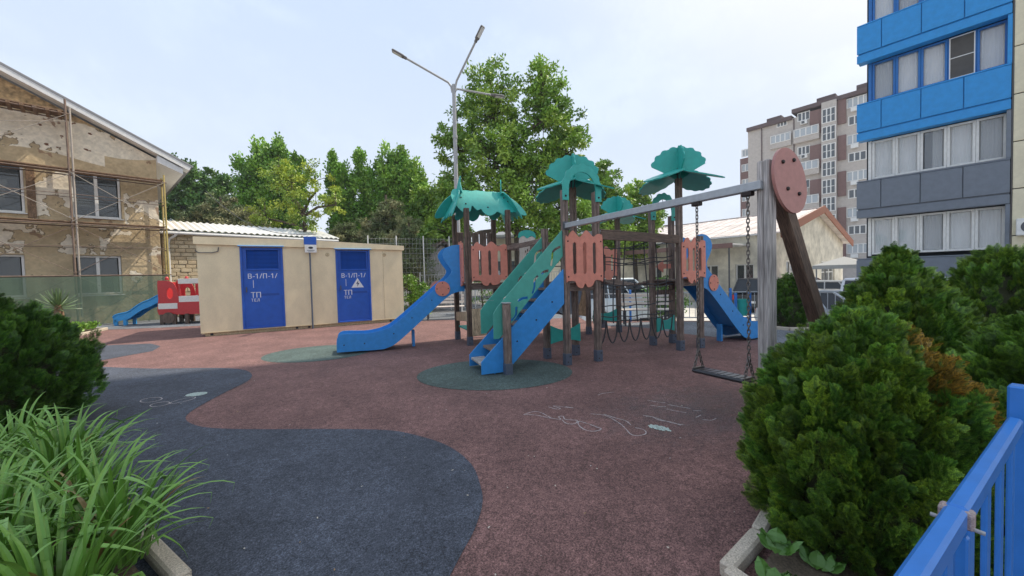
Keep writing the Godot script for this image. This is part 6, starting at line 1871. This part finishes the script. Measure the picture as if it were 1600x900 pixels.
func car(nm: String, label: String, at: Vector3, turn: float, L: float, W: float, H: float, paint: Material, van := false) -> void:
	var t := thing(nm, label, "van" if van else "car", at, turn, "vehicles on the parking place")
	var hl := L / 2
	# side outline of the body: bonnet, sills, tail
	var z := W / 2
	var belt := H * 0.58
	var low := pv([[-hl, 0.32], [-hl + 0.05, belt - 0.08], [-hl + 0.35, belt], [hl * 0.42, belt], [hl - 0.18, belt - 0.16], [hl, belt - 0.36], [hl, 0.32], [hl - 0.12, 0.2], [-hl + 0.12, 0.2]])
	var arches := [oval(-hl * 0.6, 0.3, 0.37, 0.37, 20), oval(hl * 0.62, 0.3, 0.37, 0.37, 20)]
	var body_p := low
	for a in arches:
		var c := Geometry2D.clip_polygons(body_p, a)
		if c.size() > 0: body_p = c[0]
	var b := MB.new()
	b.prism(body_p, -z + 0.06, z - 0.06)
	# bevelled flanks
	var inner: Array = Geometry2D.offset_polygon(body_p, -0.05)
	for s in [-1, 1]:
		var zz: float = s * (z - 0.06)
		if s > 0: b.prism(inner[0], zz, zz + 0.06)
		else: b.prism(inner[0], zz - 0.06, zz)
	# roof and pillars as a tapering cabin
	var roof0 := -hl + (0.25 if van else 0.55)
	var roof1 := hl * (0.35 if van else 0.12)
	var foot0 := -hl + 0.15
	var foot1 := hl * (0.62 if van else 0.5)
	b.cbox(Vector3((roof0 + roof1) / 2, H - 0.04, 0), Vector3(roof1 - roof0, 0.09, W - 0.42), 0.03)
	var corners := []
	for s in [-1, 1]:
		var zb: float = s * (z - 0.1)
		var zt: float = s * (z - 0.24)
		corners.append([Vector3(foot0, belt, zb), Vector3(foot1, belt, zb), Vector3(roof1, H - 0.06, zt), Vector3(roof0, H - 0.06, zt)])
		b.tube([corners[-1][0], corners[-1][3]], 0.045, 6)
		b.tube([corners[-1][1], corners[-1][2]], 0.04, 6)
		for f in [0.36, 0.68]: b.tube([corners[-1][0].lerp(corners[-1][1], f), corners[-1][3].lerp(corners[-1][2], f)], 0.03, 6)
	build("body", b, paint, t)
	var gl := MB.new()
	for c in corners: gl.quad(c[0], c[1], c[2], c[3])
	build("side_windows", gl, M.car_glass, t)
	var ws := MB.new()
	ws.quad(corners[0][1], corners[1][1], corners[1][2], corners[0][2])
	build("windscreen", ws, M.car_glass, t)
	var rw := MB.new()
	rw.quad(corners[0][0], corners[1][0], corners[1][3], corners[0][3])
	build("rear_window", rw, M.car_glass, t)
	for x in [-hl * 0.6, hl * 0.62]:
		for s in [-1, 1]:
			var wb := MB.new()
			wb.lathe([Vector2(0.2, -0.1), Vector2(0.3, -0.1), Vector2(0.32, -0.06), Vector2(0.32, 0.06), Vector2(0.3, 0.1), Vector2(0.2, 0.1)], 20, Transform3D(Basis(Vector3.RIGHT, PI / 2), Vector3.ZERO))
			var wh := build("wheel", wb, M.tyre, t, Transform3D(Basis.IDENTITY, Vector3(x, 0.32, s * (z - 0.12))))
			var rb := MB.new()
			rb.lathe([Vector2(0.0, -0.06), Vector2(0.2, -0.085), Vector2(0.2, 0.085), Vector2(0.0, 0.06)], 16, Transform3D(Basis(Vector3.RIGHT, PI / 2), Vector3.ZERO))
			build("rim", rb, M.rim, wh)
	for s in [-1, 1]:
		bx("headlight", Vector3(hl - 0.05, belt - 0.32, s * (z - 0.32)), Vector3(0.14, 0.14, 0.34), M.lamp_clear, t, 0.03)
		bx("tail_light", Vector3(-hl + 0.03, belt - 0.22, s * (z - 0.2)), Vector3(0.1, 0.26, 0.16), M.lamp_red, t, 0.03)
		bx("mirror", Vector3(hl * 0.36, belt + 0.08, s * (z + 0.05)), Vector3(0.1, 0.12, 0.18), paint, t, 0.03)
	bx("number_plate", Vector3(-hl - 0.005, 0.55, 0), Vector3(0.02, 0.11, 0.5), M.white, t, 0.004)
func car_paint(c: Color) -> StandardMaterial3D:
	var m := mat(c, 0.28, 0.05)
	m.clearcoat_enabled = true
	m.clearcoat = 0.6
	m.clearcoat_roughness = 0.08
	return m
func make_cars() -> void:
	car("parked_car", "pale blue estate car seen through the climbing net", Vector3(4.85, -0.62, -17.0), 8, 4.4, 1.85, 1.95, car_paint(lin(0.58, 0.66, 0.72)))
	car("parked_car", "black off-road car parked before the cream house windows", Vector3(13.5, -0.62, -20.6), 42, 4.5, 1.85, 1.72, car_paint(lin(0.02, 0.02, 0.024)))
	car("parked_car", "dark red car parked behind the leaning swing leg", Vector3(17.6, -0.62, -23.0), -70, 4.3, 1.8, 1.62, car_paint(lin(0.10, 0.02, 0.025)))
	car("parked_car", "white car under the awning at the house corner", Vector3(17.4, -0.62, -19.6), -60, 4.3, 1.8, 1.5, car_paint(lin(0.72, 0.72, 0.72)))
	car("parked_car", "silver car behind the small round thuja and the leaning swing leg", Vector3(10.8, -0.62, -12.9), -60, 4.2, 1.75, 1.42, car_paint(lin(0.42, 0.45, 0.48)))
	car("parked_van", "white van whose roof shows over the thuja hedge below the grey band", Vector3(12.9, -0.62, -11.4), -51.3, 4.9, 1.95, 1.8, car_paint(lin(0.72, 0.74, 0.78)), true)
	# awning on poles by the house corner
	var a := thing("market_awning", "pale awning on thin poles in front of the grey building base", "awning", Vector3(18.0, -0.62, -20.8), -51)
	for s in [-1, 1]:
		for e in [-1, 1]: rod("pole", Vector3(s * 1.0, 0, e * 0.9), Vector3(s * 1.0, 2.35, e * 0.9), 0.035, M.galv, a)
	var rb := MB.new()
	var top := Vector3(0, 2.75, 0)
	var q := [Vector3(-1.15, 2.3, 1.05), Vector3(1.15, 2.3, 1.05), Vector3(1.15, 2.3, -1.05), Vector3(-1.15, 2.3, -1.05)]
	for i in 4: rb.tri(q[i], q[(i + 1) % 4], top)
	for i in 4: rb.quad(q[i] + Vector3(0, -0.2, 0), q[(i + 1) % 4] + Vector3(0, -0.2, 0), q[(i + 1) % 4], q[i])
	build("canopy", rb, M.curtain_g, a)

func make_toy_truck() -> void:
	var t := thing("toy_fire_engine", "red and white toy fire engine play house with a wavy blue slide", "play house", Vector3(-13.9, 0, -15.5), 8)
	# cab with round window
	var cab := MB.new()
	var win := oval(0.42, 1.22, 0.11, 0.22, 20)
	cab.prism(smooth([[0.0, 0.38], [0.7, 0.38], [0.72, 0.8], [0.70, 1.2], [0.6, 1.55], [0.4, 1.70], [0.1, 1.72], [0.0, 1.66], [0.0, 1.0]], 3), -0.015, 0.015, Transform3D.IDENTITY, [win])
	var cm := cab.mesh()
	for z in [0.5, -0.5]: put("cab_side", cm, M.toy_red, t, Transform3D(Basis.IDENTITY, Vector3(0, 0, z)))
	bx("cab_front", Vector3(-0.01, 1.02, 0), Vector3(0.03, 1.28, 0.96), M.toy_red, t)
	for k in 5: bx("grille_slat", Vector3(-0.03, 0.95 + 0.16 * k, 0), Vector3(0.02, 0.07, 0.8), M.toy_white, t)
	bx("white_band", Vector3(0.33, 0.72, 0.522), Vector3(0.68, 0.22, 0.012), M.toy_white, t)
	# body
	for z in [0.5, -0.5]:
		bx("body_side", Vector3(1.42, 0.62, z), Vector3(1.4, 0.5, 0.03), M.toy_red, t)
		bx("white_side", Vector3(1.42, 0.98, z), Vector3(1.4, 0.24, 0.032), M.toy_white, t)
		bx("top_rail", Vector3(1.42, 1.68, z), Vector3(1.4, 0.2, 0.03), M.toy_white, t)
		for x in [0.76, 1.45, 2.1]: bx("pillar", Vector3(x, 1.34, z), Vector3(0.08, 0.5, 0.03), M.toy_red, t)
	bx("inner_board", Vector3(1.6, 1.3, -0.46), Vector3(0.4, 0.4, 0.03), M.toy_red, t)
	bx("floor_board", Vector3(1.0, 0.42, 0), Vector3(2.1, 0.05, 0.96), M.wood, t)
	for x in [0.3, 1.0]:
		var r := MB.new()
		r.lathe([Vector2(0.0, 0.0), Vector2(0.06, 0.0), Vector2(0.06, 0.08), Vector2(0.03, 0.13), Vector2(0.0, 0.14)], 12)
		build("beacon", r, M.toy_red, t, Transform3D(Basis.IDENTITY, Vector3(x, 1.74, 0.45)))
	for x in [0.12, 0.55, 1.0, 1.9]:
		for z in [0.52, -0.52]: bx("leg", Vector3(x, 0.2, z), Vector3(0.13, 0.4, 0.1), M.wood_dark, t)
	for x in [0.36, 1.75]:
		for z in [0.57, -0.57]:
			var w := MB.new()
			w.prism(oval(x, 0.26, 0.22, 0.22, 22), -0.015, 0.015)
			build("wheel", w, M.wood_dark, t, Transform3D(Basis.IDENTITY, Vector3(0, 0, z)))
	# wavy slide to the left
	var prof := smooth([[0.0, 1.05], [-0.2, 1.02], [-0.5, 0.86], [-0.75, 0.76], [-1.0, 0.6], [-1.25, 0.42], [-1.5, 0.36], [-1.72, 0.30], [-1.8, 0.2]], 5, false)
	var sb := MB.new()
	for i in prof.size() - 1:
		var p := prof[i]
		var q := prof[i + 1]
		sb.quad(Vector3(q.x, q.y, 0.25), Vector3(p.x, p.y, 0.25), Vector3(p.x, p.y, -0.25), Vector3(q.x, q.y, -0.25))
		for z in [0.25, -0.25]:
			sb.quad(Vector3(q.x, q.y - 0.16, z), Vector3(p.x, p.y - 0.16, z), Vector3(p.x, p.y + 0.12, z), Vector3(q.x, q.y + 0.12, z))
			sb.tube([Vector3(p.x, p.y + 0.12, z), Vector3(q.x, q.y + 0.12, z)], 0.03, 6)
	build("slide", sb, M.toy_blue, t)
	for x in [-1.72, -1.4]:
		for z in [0.22, -0.22]: bx("slide_foot", Vector3(x, 0.12, z), Vector3(0.12, 0.24, 0.06), M.toy_blue, t)

func make_small_things() -> void:
	# blue bin and post near the right slide
	var t := thing("litter_bin", "blue litter bin on posts beside the end of the right slide", "bin", Vector3(6.55, 0, -10.9))
	for s in [-1, 1]: bx("post", Vector3(s * 0.2, 0.45, 0), Vector3(0.06, 0.9, 0.06), M.rail, t)
	var b := MB.new()
	b.lathe([Vector2(0.12, 0.25), Vector2(0.15, 0.7), Vector2(0.155, 0.72), Vector2(0.13, 0.72), Vector2(0.1, 0.3)], 16)
	build("bucket", b, M.teal, t)
	# overhead cable from the house to the trees
	var c := MB.new()
	var pts: Array = []
	for i in 17:
		var f := i / 16.0
		pts.append(Vector3(lerpf(-14.9, -7.3, f), lerpf(6.1, 3.3, f) - 0.7 * sin(f * PI), lerpf(-19.0, -14.5, f)))
	c.tube(pts, 0.012, 5)
	tag(build("overhead_cable", c, M.steel_d, self), "thin dark cable slung from the house to the kiosk roof", "cable")
